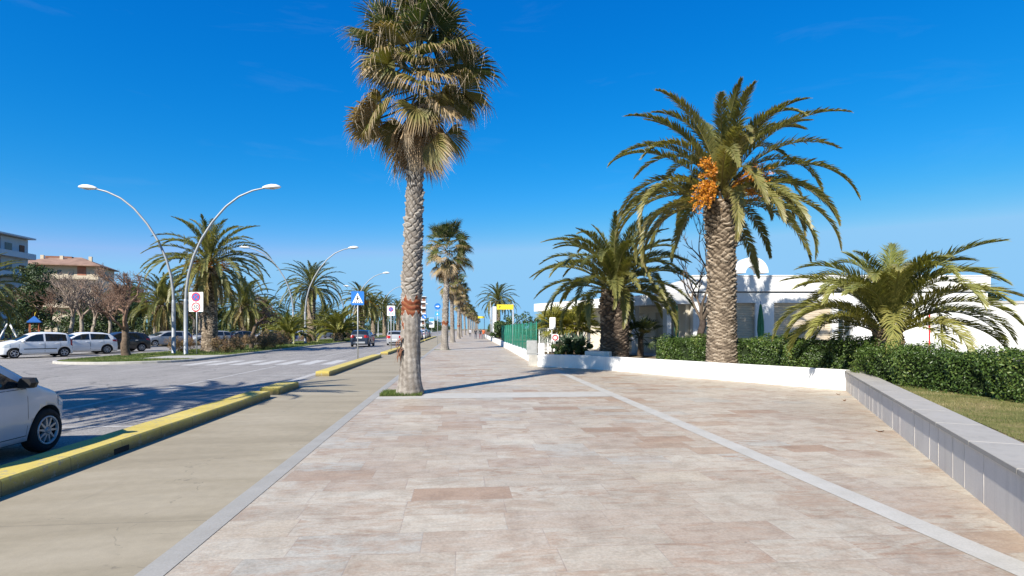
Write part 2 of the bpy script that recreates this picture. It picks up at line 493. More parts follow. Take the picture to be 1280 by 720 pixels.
# walls along the right: grey wall, white wall, then the long planter wall
WALLPTS = [(3.35, 2.03), (4.58, 4.14), (10.62, 14.5), (8.63, 17.86), (6.2, 22.3), (5.5, 23.35), (4.6, 24.15), (3.62, 24.62)]
FARWALL = [(3.55, 26.0), (4.05, 48.0), (4.75, 90.0), (5.4, 120.0), (7.0, 160.0), (11.7, 260.0), (19.2, 420.0)]
pave = [(-2.02, -12), (3.5, -12), (3.5, 2.2)] + WALLPTS[1:] + FARWALL + [(24, 520), (-2.02, 520)]
sheet('promenade', pave, 0.0, M_PAVE)
sheet('side_pavement', [(3.52, -12), (9, -12), (9, 2.0), (3.52, 2.0)], 0.0, M_PAVE)
m = MB()
m.sheet([(3.82, 2.9), (4.09, 2.9), (4.09, 23.2), (3.82, 23.2)], .004)
for y in (14.3, 45.3, 70.2, 98.8):
    m.sheet([(-2.015, y - .55), (3.815, y - .55), (3.815 if y < 20 else 3.6, y + .55), (-2.015, y + .55)], .004)
structure(m.build('paving_strips', M_STRIP))
sheet('border_strip', [(-2.22, -12), (-2.02, -12), (-2.02, 520), (-2.22, 520)], .004, M_STRIPL)

# painted markings
m = MB()
m.sheet([(-8.32, 4), (-8.2, 4), (-8.2, 26.6), (-8.32, 26.6)], .0)
m.sheet([(-8.32, 36), (-8.2, 36), (-8.2, 160), (-8.32, 160)], .0)
for y in (10.3, 15.6, 21.0, 39, 45, 51, 57, 63, 69, 75):
    m.sheet([(-8.19, y), (-5.6, y), (-5.6, y + .11), (-8.19, y + .11)], .0)
m.sheet([(-5.55, -10), (-5.28, -10), (-5.28, 26.4), (-5.55, 26.4)], .0)
m.sheet([(-5.55, 34.5), (-5.28, 34.5), (-5.28, 200), (-5.55, 200)], .0)
structure(m.build('road_markings', M_MARK))
m = MB()
for i in range(7):
    x = -6.0 - i * 1.06
    m.sheet([(x - .58, 27.4), (x, 27.4), (x, 31.2), (x - .58, 31.2)], .0)
structure(m.build('zebra_crossing', M_ZEBRA))

# median between the carriageways, with a rounded nose, kerb and a paved crossing
def arc(cx, cy, r, a0, a1, n=12, ry=None):
    return [(cx + r * math.cos(R(a0 + (a1 - a0) * i / n)), cy + (ry or r) * math.sin(R(a0 + (a1 - a0) * i / n))) for i in range(n + 1)]
outer = arc(-17.2, 31.4, 3.35, 180, 360, 16, 3.1)
outer = [(-20.55, 420)] + outer + [(-13.85, 420)]
inner = arc(-17.2, 31.4, 3.2, 180, 360, 16, 2.95)
inner = [(-20.4, 420)] + inner + [(-14.0, 420)]
m = MB()
n = len(outer)
V = [(x, y, -.004) for x, y in outer] + [(x, y, .10) for x, y in outer] + [(x, y, .12) for x, y in [((a[0] * .8 + b[0] * .2), (a[1] * .8 + b[1] * .2)) for a, b in zip(outer, inner)]] + [(x, y, .12) for x, y in inner]
F = []
for r in range(3):
    for i in range(n - 1):
        F.append((r * n + i, r * n + i + 1, (r + 1) * n + i + 1, (r + 1) * n + i))
m.add(V, F)
structure(m.build('median_kerb', M_CONC))
sheet('median', inner, .105, M_TURF2)
sheet('crossing_pad', [(-17.0, 31.6), (-14.01, 31.6), (-14.01, 35.6), (-17.0, 34.6)], .118, M_CONC)
m = MB()
m.box((-28.32, 140, .05), (.2, 340, .13))
structure(m.build('park_kerb', M_CONC))

# ------------------------------------------------------------------ grass blades (stuff)
def blades(name, pts, z, h0, h1, w, mat, lean=.5):
    n = len(pts); P = np.zeros((n, 3)); P[:, :2] = pts; P[:, 2] = z
    an = rng.uniform(0, 2 * PI, n); h = rng.uniform(h0, h1, n)
    la = rng.uniform(0, 2 * PI, n); lm = rng.uniform(0, lean, n) * h
    wv = np.stack([np.cos(an), np.sin(an), np.zeros(n)], 1) * w
    tip = P + np.stack([np.cos(la) * lm, np.sin(la) * lm, h], 1)
    V = np.stack([P - wv, P + wv, tip], 1).reshape(-1, 3)
    T = np.arange(n * 3).reshape(-1, 3)
    q = np.sin(P[:, 0] * 1.9 + 1.4 * np.sin(P[:, 1] * 1.3)) * np.sin(P[:, 1] * 1.6 + 1.1 * np.sin(P[:, 0] * 2.3)) + .5 * np.sin(P[:, 0] * 5.1 + P[:, 1] * 4.3)
    t = np.repeat(np.clip(.5 + .3 * q + rng.normal(0, .17, n), 0, 1), 3)
    o = np_obj(name, V, None, T, [mat], tint=t)
    o['kind'] = 'stuff'
    return o

def in_poly(p, poly):
    x, y = p[:, 0], p[:, 1]; c = np.zeros(len(p), bool); n = len(poly)
    for i in range(n):
        x1, y1 = poly[i]; x2, y2 = poly[(i + 1) % n]
        k = ((y1 > y) != (y2 > y)) & (x < (x2 - x1) * (y - y1) / (y2 - y1 + 1e-12) + x1)
        c ^= k
    return c

def scatter_poly(poly, n):
    a = np.array(poly); lo, hi = a.min(0), a.max(0)
    p = rng.uniform(lo, hi, (n, 2))
    return p[in_poly(p, poly)]

M_BLADE = leafmat('dry_grass_blade', [(0, (.06, .085, .02)), (.4, (.12, .13, .04)), (.75, (.23, .2, .085)), (1, (.34, .28, .15))], .6, .25)
M_BLADE2 = leafmat('green_grass_blade', [(0, (.05, .09, .015)), (.6, (.10, .14, .03)), (1, (.22, .2, .08))], .6, .25)

# yellow kerbs dividing the cycle path from the parking bays
def kerb_mat():
    s = NT('worn_yellow_paint'); v = s.coord('Object')
    n1 = s.noise(v, 5, 8, .72); n2 = s.noise(v, 45, 4, .75); n3 = s.noise(v, 1.1, 4)
    c = s.ramp(n3, [(.3, (.47, .365, .075)), (.7, (.57, .455, .12))])
    c = s.mix(s.ramp(n1, [(.55, (0,) * 3), (.78, (.75,) * 3)]), c, (.30, .25, .15))
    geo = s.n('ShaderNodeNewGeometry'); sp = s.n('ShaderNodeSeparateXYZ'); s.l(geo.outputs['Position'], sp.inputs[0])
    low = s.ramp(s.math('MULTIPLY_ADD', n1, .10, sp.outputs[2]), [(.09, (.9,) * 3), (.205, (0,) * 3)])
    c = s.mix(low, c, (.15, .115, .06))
    gy = s.math('FRACT', s.math('DIVIDE', sp.outputs[1], 1.02)); gj = s.ramp(gy, [(0, (1, 1, 1)), (.008, (.9, .9, .9)), (.014, (0, 0, 0))])
    c = s.mix(s.math('MULTIPLY', gj, .8), c, (.10, .08, .045))
    fl = s.noise(v, 9, 8, .78); c = s.mix(s.ramp(fl, [(.555, (0,) * 3), (.60, (.75,) * 3)]), c, (.27, .25, .20))
    c = s.mix(1.0, c, s.ramp(n2, [(.3, (.86,) * 3), (.7, (1.1,) * 3)]), 'MULTIPLY')
    s.set(c, .7, .3); s.bump(n2, .3, .006); return s.m
M_KERB = kerb_mat()
M_DARK = plain('dark_void', (.012, .012, .012), .9)
def yellow_kerb(y0, y1, label, x=-4.6, x0=None, w=.52, taper=True):
    o = empty('yellow_kerb', (x, y0, 0), 0, label, 'kerb', 'yellow kerbs along the cycle path')
    m = MB(); L = y1 - y0; h = .175
    # cross-section with sloped shoulders, ends slightly rounded
    sec = [(-w, -.004), (-w + .008, h - .02), (-w + .028, h), (-.03, h), (-.008, h - .022), (0, -.004)]
    ys = [0, .06, L - .06, L]; sc = [.82, 1, 1, .82]
    V = []; F = []
    for yy, k in zip(ys, sc):
        for (px, pz) in sec:
            V.append((-w / 2 + (px + w / 2) * (1 if k == 1 else .9), yy, pz * (1 if k == 1 else .9)))
    q = len(sec)
    for r in range(3):
        for i in range(q - 1): F.append((r * q + i, r * q + i + 1, (r + 1) * q + i + 1, (r + 1) * q + i))
    F.append(tuple(range(q - 1, -1, -1))); F.append(tuple(range(3 * q, 4 * q)))
    m.add(V, F)
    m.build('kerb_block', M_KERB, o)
    return o
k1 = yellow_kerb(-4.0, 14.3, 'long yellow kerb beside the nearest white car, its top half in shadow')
m = MB(); m.box((-.009, 12.15, .045), (.02, .34, .075)); m.build('drain_slot', M_DARK, k1)
yellow_kerb(14.95, 16.75, 'short stubby yellow kerb block, the shortest of the row')
yellow_kerb(20.6, 34.1, 'yellow kerb carrying the blue pedestrian crossing sign')
yellow_kerb(37.3, 52.5, 'yellow kerb with the white no parking sign standing on it')
yellow_kerb(54.5, 76, 'distant yellow kerb just beyond the no parking sign kerb')
yellow_kerb(78, 118, 'farthest thin yellow kerb, by the blue arrow sign')
# ------------------------------------------------------------------ walls on the right
def offset_strip(pts, th, z0, z1, cap=0.0, cap_over=0.0):
    """wall following a polyline, thickness to the right-hand side of travel"""
    m = MB(); P = [Vector((x, y, 0)) for x, y in pts]; N = []
    for i in range(len(P)):
        a = (P[i] - P[i - 1]).normalized() if i > 0 else None
        b = (P[i + 1] - P[i]).normalized() if i < len(P) - 1 else None
        na = Vector((a.y, -a.x, 0)) if a else None; nb = Vector((b.y, -b.x, 0)) if b else None
        if na is None: nn = nb
        elif nb is None: nn = na
        else:
            nn = (na + nb).normalized(); nn = nn / max(.5, nn.dot(na))
        N.append(nn)
    n = len(P); V = []
    for off, z in ((0, z0), (0, z1 - .012), (.012, z1), (th - .012, z1), (th, z1 - .012), (th, z0)):
        V += [(P[i].x + N[i].x * off, P[i].y + N[i].y * off, z) for i in range(n)]
    F = []
    for r in range(5):
        for i in range(n - 1): F.append((r * n + i, r * n + i + 1, (r + 1) * n + i + 1, (r + 1) * n + i))
    F.append(tuple(r * n for r in range(6))); F.append(tuple(r * n + n - 1 for r in range(5, -1, -1)))
    m.add(V, F)
    return m, P, N
GW = WALLPTS[:3]
o = empty('stone_wall', (0, 0, 0), 0, 'low grey stone clad wall running up from the lower right corner', 'wall')
m, P, N = offset_strip(GW, .40, -.02, .50)
m.build('wall_cladding', M_GREYSTONE, o)
# coping slabs
dirv = (Vector((*GW[2], 0)) - Vector((*GW[0], 0))); Lw = dirv.length; dv = dirv / Lw; nv = Vector((dv.y, -dv.x, 0))
rzw = math.atan2(dv.y, dv.x)
m = MB(); q = 0.0
while q < Lw - .01:
    ln = min(1.25, Lw - q)
    c = Vector((*GW[0], 0)) + dv * (q + ln / 2) + nv * .205
    m.bbox((c.x, c.y, .524), (ln - .006, .47, .05), .006, rzw)
    q += ln
m.build('coping', M_GREYCAP, o)
m = MB(); q = .3; k = 0; rj = random.Random(5)
while q < Lw - .1:
    c = Vector((*GW[0], 0)) + dv * q - nv * .001
    m.box((c.x, c.y, .245), (.003 if k % 3 else .006, .004, .48), rzw); q += rj.choice((.42, .6, .84, 1.0)); k += 1
m.build('joint', M_JOINT, o)
m, P, N = offset_strip(WALLPTS[2:], .26, -.02, .56)
o = m.build('white_wall', M_WWALL)
tag(o, 'low whitewashed wall curving in front of the dark trunked palm and hedge', 'wall')
m = MB(); ca = Vector((9.62, 16.19, 0)); cb = Vector((-.862, -.507, 0)); cs = Vector((-.507, .862, 0)); rr = random.Random(2)
pz = .54; px_ = 0.0; pts = []
while pz > .22:
    pts.append((px_, pz)); pz -= rr.uniform(.03, .07); px_ += rr.uniform(-.035, .035)
for (xa, za), (xb, zb) in zip(pts, pts[1:]):
    wd = rr.uniform(.006, .02); V = [ca + cs * xa + cb * .004 + Vector((0, 0, za)), ca + cs * (xa + wd) + cb * .004 + Vector((0, 0, za)), ca + cs * (xb + wd) + cb * .004 + Vector((0, 0, zb)), ca + cs * xb + cb * .004 + Vector((0, 0, zb))]
    m.add(V, [(0, 1, 2, 3)])
m.build('crack', plain('crack_grey', (.16, .155, .15), .9), o)
m, P, N = offset_strip([(3.62, 24.62), (3.56, 25.2)], .26, -.02, .5)
m.build('return_end', M_WWALL, o)
m, P, N = offset_strip(FARWALL, .3, -.02, .5)
o = m.build('planter_wall', M_WWALL); tag(o, 'long low white wall under the green fence, going off along the promenade', 'wall')
# dark drainage stain / repaired patches on the far wall are separate buttress stubs
plant = [(3.9, 2.2), (4.9, 3.9), (10.9, 14.5), (8.9, 17.9), (6.45, 22.4), (5.7, 23.5), (4.7, 24.4), (3.8, 24.9), (3.8, 26), (4.3, 48), (5, 90), (5.65, 120), (7.25, 160), (11.95, 260), (19.45, 420), (120, 420), (120, -10), (9.1, -10), (9.1, 2.2)]
sheet('planter_soil', plant, .44, M_SOIL)
LAWN = [(4.85, 3.2), (10.75, 14.0), (10.2, 13.2), (9.5, 11.2), (9.3, 9.0), (9.4, 4.5), (9.5, 2.6), (4.9, 2.6)]
sheet('lawn_ground', [(4.9, 3.2), (10.7, 13.7), (10.9, 14.2), (9.9, 11.2), (9.7, 9.0), (9.8, 2.6), (4.9, 2.6)], .448, M_TURF)
pp = scatter_poly([(4.95, 3.4), (10.6, 13.6), (9.9, 12.0), (9.5, 9.0), (9.6, 2.7), (5, 2.7)], 90000)
keep_all = pp
nz = np.sin(pp[:, 0] * 2.1 + 1.3 * np.sin(pp[:, 1] * 1.7)) * np.sin(pp[:, 1] * 1.9 + np.sin(pp[:, 0] * 2.6))
pp = pp[rng.uniform(0, 1, len(pp)) < .55 + .4 * nz]
blades('grass', pp, .445, .012, .05, .0035, M_BLADE, 1.1)['label'] = 'short patchy yellowing lawn behind the grey wall'
pp = scatter_poly([(-20.3, 31), (-17.2, 28.6), (-14.3, 30.2), (-14.05, 31.5), (-17, 31.5), (-17.1, 38), (-20.3, 38)], 16000)
blades('grass', pp, .1, .03, .10, .010, M_BLADE2, .8)['label'] = 'green grass on the rounded nose of the median'
pp = scatter_poly([(-20.3, 36), (-14.05, 36), (-14.05, 95), (-20.3, 95)], 26000)
blades('grass', pp, .1, .04, .13, .018, M_BLADE2, .8)['label'] = 'green grass along the median verge'

# ------------------------------------------------------------------ leaf clouds: hedge, shrubs, crowns
def leaf_cloud(P, N, size, jit, aspect=.5, up=.0, fold=.15):
    """one bent leaf (two quads folded on the midrib) per point"""
    n = len(P)
    D = N + rng.normal(0, jit, (n, 3)); D[:, 2] += up
    D /= np.linalg.norm(D, axis=1)[:, None] + 1e-9
    A = rng.normal(0, 1, (n, 3)); A -= D * (A * D).sum(1)[:, None]; A /= np.linalg.norm(A, axis=1)[:, None] + 1e-9
    B = np.cross(D, A)
    s = size * rng.uniform(.6, 1.3, n)[:, None]
    base = P - A * s * .5; tip = P + A * s * .5
    l = P + B * s * aspect * .5 + D * s * fold; r = P - B * s * aspect * .5 + D * s * fold
    V = np.stack([base, l, tip, r], 1).reshape(-1, 3)
    i = np.arange(n)[:, None] * 4
    T = np.concatenate([i + np.array([[0, 1, 2]]), i + np.array([[0, 2, 3]])], 0)
    return V, T
M_HEDGE = leafmat('hedge_leaf', [(0, (.028, .052, .010)), (.5, (.055, .095, .018)), (.85, (.095, .145, .028)), (1, (.16, .19, .045))], .38, .2, .4)
M_TWIG = plain('twig_bark', (.10, .075, .05), .9, .1)
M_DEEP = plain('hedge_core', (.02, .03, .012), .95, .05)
def hedge(path, half, z0, z1, n, size):
    P = [np.array(p, float) for p in path]
    seg = [np.linalg.norm(P[i + 1] - P[i]) for i in range(len(P) - 1)]; L = sum(seg); cum = np.cumsum([0] + seg)
    t = rng.uniform(0, L, n)
    i = np.clip(np.searchsorted(cum, t) - 1, 0, len(seg) - 1)
    Pa = np.array(P); d = (Pa[i + 1] - Pa[i]) / np.array(seg)[i][:, None]
    c = Pa[i] + d * (t - cum[i])[:, None]; nr = np.stack([d[:, 1], -d[:, 0]], 1)
    # position on the cross-section outline: front, top, back
    H = z1 - z0; per = rng.uniform(0, 1, n) * (2 * H + 2 * half)
    a = np.where(per < H, -half, np.where(per < H + 2 * half, per - H - half, half))
    z = np.where(per < H, per, np.where(per < H + 2 * half, H, 2 * H + 2 * half - per))
    na = np.where(per < H, -1, np.where(per < H + 2 * half, 0, 1)).astype(float); nzz = np.where((per >= H) & (per < H + 2 * half), 1.0, .25)
    lump = .09 * np.sin(t * 2.3 + z * 3) + .07 * np.sin(t * 5.1 + a * 6 + 1.2) + .05 * np.sin(t * 9.7 + z * 8) + rng.normal(0, .035, n)
    depth = -np.abs(rng.normal(0, .07, n))
    k = lump + depth
    rr = np.clip((z - (H - .18)) / .18, 0, 1) * np.clip((np.abs(a) - (half - .2)) / .2, 0, 1)
    k -= .12 * rr
    X = c + nr * (a + na * k)[:, None]
    Z = z0 + z + np.where(na == 0, k, 0)
    Z = np.maximum(Z, z0 + .02)
    PP = np.concatenate([X, Z[:, None]], 1)
    NN = np.concatenate([nr * na[:, None], nzz[:, None]], 1); NN /= np.linalg.norm(NN, axis=1)[:, None]
    V, T = leaf_cloud(PP, NN, size, .55)
    tint = np.clip(.45 + 1.6 * lump + rng.normal(0, .2, n), 0, 1)
    return V, T, np.repeat(tint, 4), (P, seg)
def hedge_obj(path, half, z0, z1, n, size, label):
    V, T, t, _ = hedge(path, half, z0, z1, n, size)
    o = empty('hedge', (path[0][0], path[0][1], z0), 0, label, 'hedge')
    off = np.array([path[0][0], path[0][1], z0])
    np_obj('foliage', V - off, None, T, [M_HEDGE], o, t)
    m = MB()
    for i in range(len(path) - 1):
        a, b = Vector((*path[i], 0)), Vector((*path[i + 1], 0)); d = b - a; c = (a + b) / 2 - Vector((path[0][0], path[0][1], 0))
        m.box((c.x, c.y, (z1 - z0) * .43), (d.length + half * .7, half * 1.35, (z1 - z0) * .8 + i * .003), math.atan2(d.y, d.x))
    m.build('branches', M_DEEP, o)  # dark boxes filling the hedge; its inner shade is put into their colour
    return o
hedge_obj([(8.3, 21.9), (9.45, 19.3), (11.6, 15.6), (12.0, 14.9)], .5, .44, 1.36, 26000, .075, 'clipped dark green hedge behind the white wall, beside the thick palm trunk')
hedge_obj([(11.3, 14.0), (10.45, 12.4), (10.1, 10.2), (10.05, 8.0), (10.3, 4.0)], .62, .43, 1.22, 36000, .062, 'clipped glossy green hedge along the lawn at the right edge')

M_BUSHG = leafmat('bush_leaf', [(0, (.025, .05, .015)), (.6, (.06, .10, .025)), (1, (.14, .16, .04))], .4, .2)
M_BUSHY = leafmat('yellow_bush_leaf', [(0, (.10, .10, .02)), (.6, (.22, .20, .03)), (1, (.36, .30, .05))], .4, .3)
M_BUSHB = leafmat('dry_bush_leaf', [(0, (.14, .085, .05)), (.5, (.26, .17, .095)), (.85, (.36, .26, .15)), (1, (.18, .19, .06))], .7, .25)
M_PINE = leafmat('evergreen_leaf', [(0, (.02, .038, .012)), (.6, (.048, .078, .022)), (1, (.10, .125, .04))], .5, .12)
def clump_cloud(c, rad, n, size, seed, nclump=24, aspect=.5):
    r = np.random.default_rng(seed)
    u = r.normal(0, 1, (nclump, 3)); u /= np.linalg.norm(u, axis=1)[:, None]
    cen = u * np.array(rad) * r.uniform(.35, .95, nclump)[:, None]
    cr = r.uniform(.22, .42, nclump) * min(rad)
    k = r.integers(0, nclump, n)
    v = r.normal(0, 1, (n, 3)); v /= np.linalg.norm(v, axis=1)[:, None]
    P = cen[k] + v * (cr[k] * r.uniform(.5, 1.0, n) ** .6)[:, None]
    V, T = leaf_cloud(P + np.array(c), v, size, .5, aspect)
    t = np.clip(.35 + r.normal(0, .2, nclump)[k] + .25 * v[:, 2] * 0 + r.normal(0, .15, n), 0, 1)
    return V, T, np.repeat(t, 4)
def bush_obj(name, loc, rad, n, size, mat, label, cat, seed=1, group=None, nclump=18, stems=7):
    o = empty(name, loc, 0, label, cat, group)
    V, T, t = clump_cloud((0, 0, rad[2] * .95), rad, n, size, seed, nclump)
    V[:, 2] = np.maximum(V[:, 2], .01)
    np_obj('foliage', V, None, T, [mat], o, t)
    m = MB(); r = random.Random(seed)
    for i in range(stems):
        a = r.uniform(0, 2 * PI); q = r.uniform(.3, .8)
        m.tube([(0, 0, -.02), (math.cos(a) * rad[0] * q * .4, math.sin(a) * rad[1] * q * .4, rad[2] * .7), (math.cos(a) * rad[0] * q, math.sin(a) * rad[1] * q, rad[2] * 1.3)], [.03, .02, .008], 5)
    m.build('stem', M_TWIG, o)
    return o
# ------------------------------------------------------------------ palms
M_FROND = leafmat('date_palm_leaflet', [(0, (.06, .076, .022)), (.35, (.125, .136, .04)), (.6, (.205, .195, .06)), (.82, (.25, .21, .085)), (1, (.32, .24, .12))], .42, .34, .45, (1.5, 1.45, .6))
M_FROND2 = leafmat('fresh_palm_leaflet', [(0, (.065, .088, .022)), (.4, (.135, .155, .038)), (.7, (.23, .225, .06)), (1, (.34, .29, .10))], .4, .25, .45, (1.5, 1.45, .6))
M_FAN = leafmat('fan_palm_leaf', [(0, (.025, .042, .012)), (.3, (.05, .072, .018)), (.5, (.13, .125, .035)), (.68, (.28, .20, .09)), (.85, (.36, .27, .16)), (1, (.47, .40, .30))], .5, .22, .4, (1.4, 1.3, .6))
M_DRYFAN = leafmat('dry_fan_leaf', [(0, (.14, .09, .05)), (.5, (.31, .22, .13)), (1, (.50, .41, .29))], .7, .15, .2, (1.2, 1.1, .8))
M_FRUIT = leafmat('orange_date_fruit', [(0, (.36, .115, .012)), (.5, (.50, .185, .016)), (1, (.58, .29, .03))], .45, .1, .4, (1.2, 1, .6))

def frond(L, e0, droop, az, r, width=.46, n=64, bend=0.0, base=(0.0, 0.0), t0=.3, vup=.5, sag=.25, lw=.019):
    M = 24
    s = np.linspace(0, 1, M); e = e0 - droop * s ** 1.35
    ds = L / (M - 1)
    X = np.concatenate([[0], np.cumsum(np.cos(e[:-1]) * ds)]) + base[0]
    Z = np.concatenate([[0], np.cumsum(np.sin(e[:-1]) * ds)]) + base[1]
    Y = bend * s ** 2 * L
    P = np.stack([X, Y, Z], 1)
    T = np.gradient(P, axis=0); T /= np.linalg.norm(T, axis=1)[:, None]
    side = np.tile(np.array([0, 1.0, 0]), (M, 1)); side -= T * (side * T).sum(1)[:, None]; side /= np.linalg.norm(side, axis=1)[:, None]
    N = np.cross(T, side); N *= np.sign(N[:, 2:3] + 1e-6) if False else 1
    N = -N if N[0, 2] < 0 else N
    # rachis
    wr = np.interp(s, [0, .06, .2, 1], [.075, .045, .022, .004])
    ring = np.stack([P + side * wr[:, None], P + N * (wr * .55)[:, None], P - side * wr[:, None], P - N * (wr * .5)[:, None]], 1)
    V = [ring.reshape(-1, 3)]
    i = np.arange(M - 1)[:, None] * 4; Q = []
    for k in range(4):
        Q.append(np.concatenate([i + k, i + (k + 1) % 4, i + 4 + (k + 1) % 4, i + 4 + k], 1))
    t = [np.full(M * 4, .72)]; off = M * 4; Tt = []
    sk = np.linspace(.07, .995, n)
    for sg in (-1, 1):
        q = np.clip(sk + r.normal(0, .003, n), .05, 1)
        f = q * (M - 1); a = np.clip(f.astype(int), 0, M - 2); fr = (f - a)[:, None]
        p = P[a] * (1 - fr) + P[a + 1] * fr; tt = T[a]; nn = N[a]; ss = side[a]
        ln = width * np.interp(q, [.05, .16, .3, .55, .8, .93, 1], [.22, .55, .9, 1.0, .85, .6, .42]) * r.uniform(.88, 1.1, n)
        al = np.interp(q, [0, .25, .7, 1], [1.15, .88, .62, .22]) + r.normal(0, .10, n)
        v = vup + r.normal(0, .17, n)
        d = np.cos(al)[:, None] * tt + np.sin(al)[:, None] * (sg * ss * np.cos(v)[:, None] + nn * np.sin(v)[:, None])
        wv = tt - d * (tt * d).sum(1)[:, None]; wv /= np.linalg.norm(wv, axis=1)[:, None] + 1e-9
        m = p + d * (ln * .5)[:, None]
        d2 = d + np.array([0, 0, -1.0]) * (sag * r.uniform(.6, 1.6, n))[:, None]; d2 /= np.linalg.norm(d2, axis=1)[:, None]
        tip = m + d2 * (ln * .5)[:, None]
        V.append(np.stack([p - wv * lw * .5, p + wv * lw * .5, m + wv * lw, m - wv * lw, tip], 1).reshape(-1, 3))
        j = np.arange(n)[:, None] * 5 + off
        Q.append(j + np.array([[0, 1, 2, 3]])); Tt.append(j + np.array([[3, 2, 4]]))
        tb = np.clip(t0 + r.normal(0, .07, n), 0, 1)
        tv = np.stack([tb, tb, tb, tb, np.clip(tb + np.interp(q, [0, .8, 1], [.08, .15, .4]), 0, 1)], 1).ravel()
        t.append(tv); off += n * 5
    V = np.concatenate(V); c, sn = math.cos(az), math.sin(az)
    V = np.stack([V[:, 0] * c - V[:, 1] * sn, V[:, 0] * sn + V[:, 1] * c, V[:, 2]], 1)
    return V, np.concatenate(Q), np.concatenate(Tt), np.concatenate(t)

def join(parts):
    V, Q, T, t = [], [], [], []; o = 0
    for (v, q, tr, ti) in parts:
        V.append(v); t.append(ti)
        if q is not None and len(q): Q.append(q + o)
        if tr is not None and len(tr): T.append(tr + o)
        o += len(v)
    return np.concatenate(V), (np.concatenate(Q) if Q else None), (np.concatenate(T) if T else None), np.concatenate(t)

def phoenix_crown(seed, nf, L, emax=1.35, emin=-.5, dr=(1.1, 1.7), width=.46, n=64, r0=.22, t0=.3, hz=.5, powr=1.0, sag=.25, lw=.019, bend=.06, skip=()):
    r = np.random.default_rng(seed); out = []
    for k in range(nf):
        u = ((k + .5) / nf) ** powr                         # 0 = young upright fronds, 1 = old hanging ones
        az = k * 2.39996 + r.normal(0, .18)
        e0 = emax + (emin - emax) * u + r.normal(0, .1)
        if any(abs((az - a0 + PI) % (2 * PI) - PI) < hwid and u > umin for a0, hwid, umin in skip): continue
        out.append(frond(L * (np.interp(u, [0, .15, .6, 1], [.72, .95, 1.03, .88])) * r.uniform(.9, 1.08), e0,
                         r.uniform(*dr) * np.interp(u, [0, .25, 1], [.55, .9, 1.0]), az, r, width, n, r.normal(0, bend),
                         (r0 * np.interp(u, [0, 1], [.35, 1.0]), hz * (1 - u)), np.clip(t0 + .16 * u + r.normal(0, .07), 0, .85), sag=sag, lw=lw))
    return join(out)

def trunk_mesh(H, rad, seed, nth=96, nz=220, lean=(0, 0), tint=None, rough=None):
    """rad(z/H) base radius; rough(theta, z) adds leaf-scar relief and returns (dr, tint)"""
    th = np.linspace(0, 2 * PI, nth, endpoint=False); z = np.linspace(0, H, nz)
    TH, ZZ = np.meshgrid(th, z)
    r = rad(ZZ / H)
    dr, ti = rough(TH, ZZ)
    rr = r + dr
    k = (ZZ / H)
    bow = np.sin(k * PI) * .0
    X = rr * np.cos(TH) + lean[0] * k ** 1.4 + bow; Y = rr * np.sin(TH) + lean[1] * k ** 1.4
    V = np.stack([X, Y, ZZ], -1).reshape(-1, 3)
    i = np.arange(nz - 1)[:, None] * nth; j = np.arange(nth)[None, :]; j2 = (j + 1) % nth
    Q = np.stack([i + j, i + j2, i + nth + j2, i + nth + j], -1).reshape(-1, 4)
    return V, Q, ti.ravel()

def diamond_rough(nrow, p, amp, seed, H, zstub=None):
    r = np.random.default_rng(seed); tab = r.uniform(0, 1, (64, 512)); ph = r.uniform(0, 6, 6)
    def f(TH, Z):
        zz = Z / H
        j1 = .16 * np.sin(TH * 3 + Z * 4.1 + ph[0]) + .13 * np.sin(TH * 5 - Z * 9.7 + ph[1]) + .10 * np.sin(TH * 9 + Z * 17 + ph[2])
        j2 = .16 * np.sin(TH * 4 - Z * 5.3 + ph[3]) + .13 * np.sin(TH * 6 + Z * 8.9 + ph[4]) + .10 * np.sin(TH * 8 - Z * 19 + ph[5])
        Zw = H * np.interp(zz, [0, .3, .5, 1], [0, .52, .78, 1.28])
        u = nrow * TH / (2 * PI) + Zw / p + j1; v = nrow * TH / (2 * PI) - Zw / p + j2
        iu, iv = np.floor(u).astype(int), np.floor(v).astype(int)
        fu, fv = u - iu, v - iv
        k = tab[(iu * 7 + iv * 13) % 64, (iu - iv) % 512]; k2 = tab[(iu * 3 + iv * 5) % 64, (iu * 2 - iv) % 512]
        e = np.minimum(np.minimum(fu, 1 - fu), np.minimum(fv, 1 - fv))
        lift = np.clip(e / (.10 + .14 * k2), 0, 1)
        up = (fu + (1 - fv)) / 2
        a = amp * np.interp(zz, [0, .15, .45, .8, 1], [.45, .55, .85, 1.3, 1.6])
        dr = a * (lift * (.15 + 1.25 * up) * (.45 + .9 * k)) - a * .6
        dr = dr + .008 * np.sin(TH * 23 + Z * 31 + ph[1]) * np.sin(TH * 17 - Z * 47)
        ti = np.clip(.05 + lift * (.2 + .6 * k) + .3 * (up - .5) + .08 * np.sin(TH * 7 + Z * 13), 0, 1)
        return dr, ti
    return f
M_PTRUNK = tintmat('date_palm_bark', [(0, (.03, .022, .015)), (.25, (.105, .08, .056)), (.55, (.24, .19, .138)), (1, (.40, .34, .265))], .9, 26, .45, .8, .02)
M_DTRUNK = tintmat('dark_palm_bark', [(0, (.035, .026, .02)), (.4, (.085, .062, .045)), (.75, (.17, .13, .095)), (1, (.30, .25, .19))], .9, 22, .35, .5, .015)
M_WTRUNK = tintmat('fan_palm_bark', [(0, (.04, .032, .025)), (.30, (.14, .12, .10)), (.7, (.26, .235, .205)), (.84, (.34, .315, .28)), (.90, (.20, .075, .032)), (1, (.135, .035, .018))], .92, 18, .35, .6, .02)

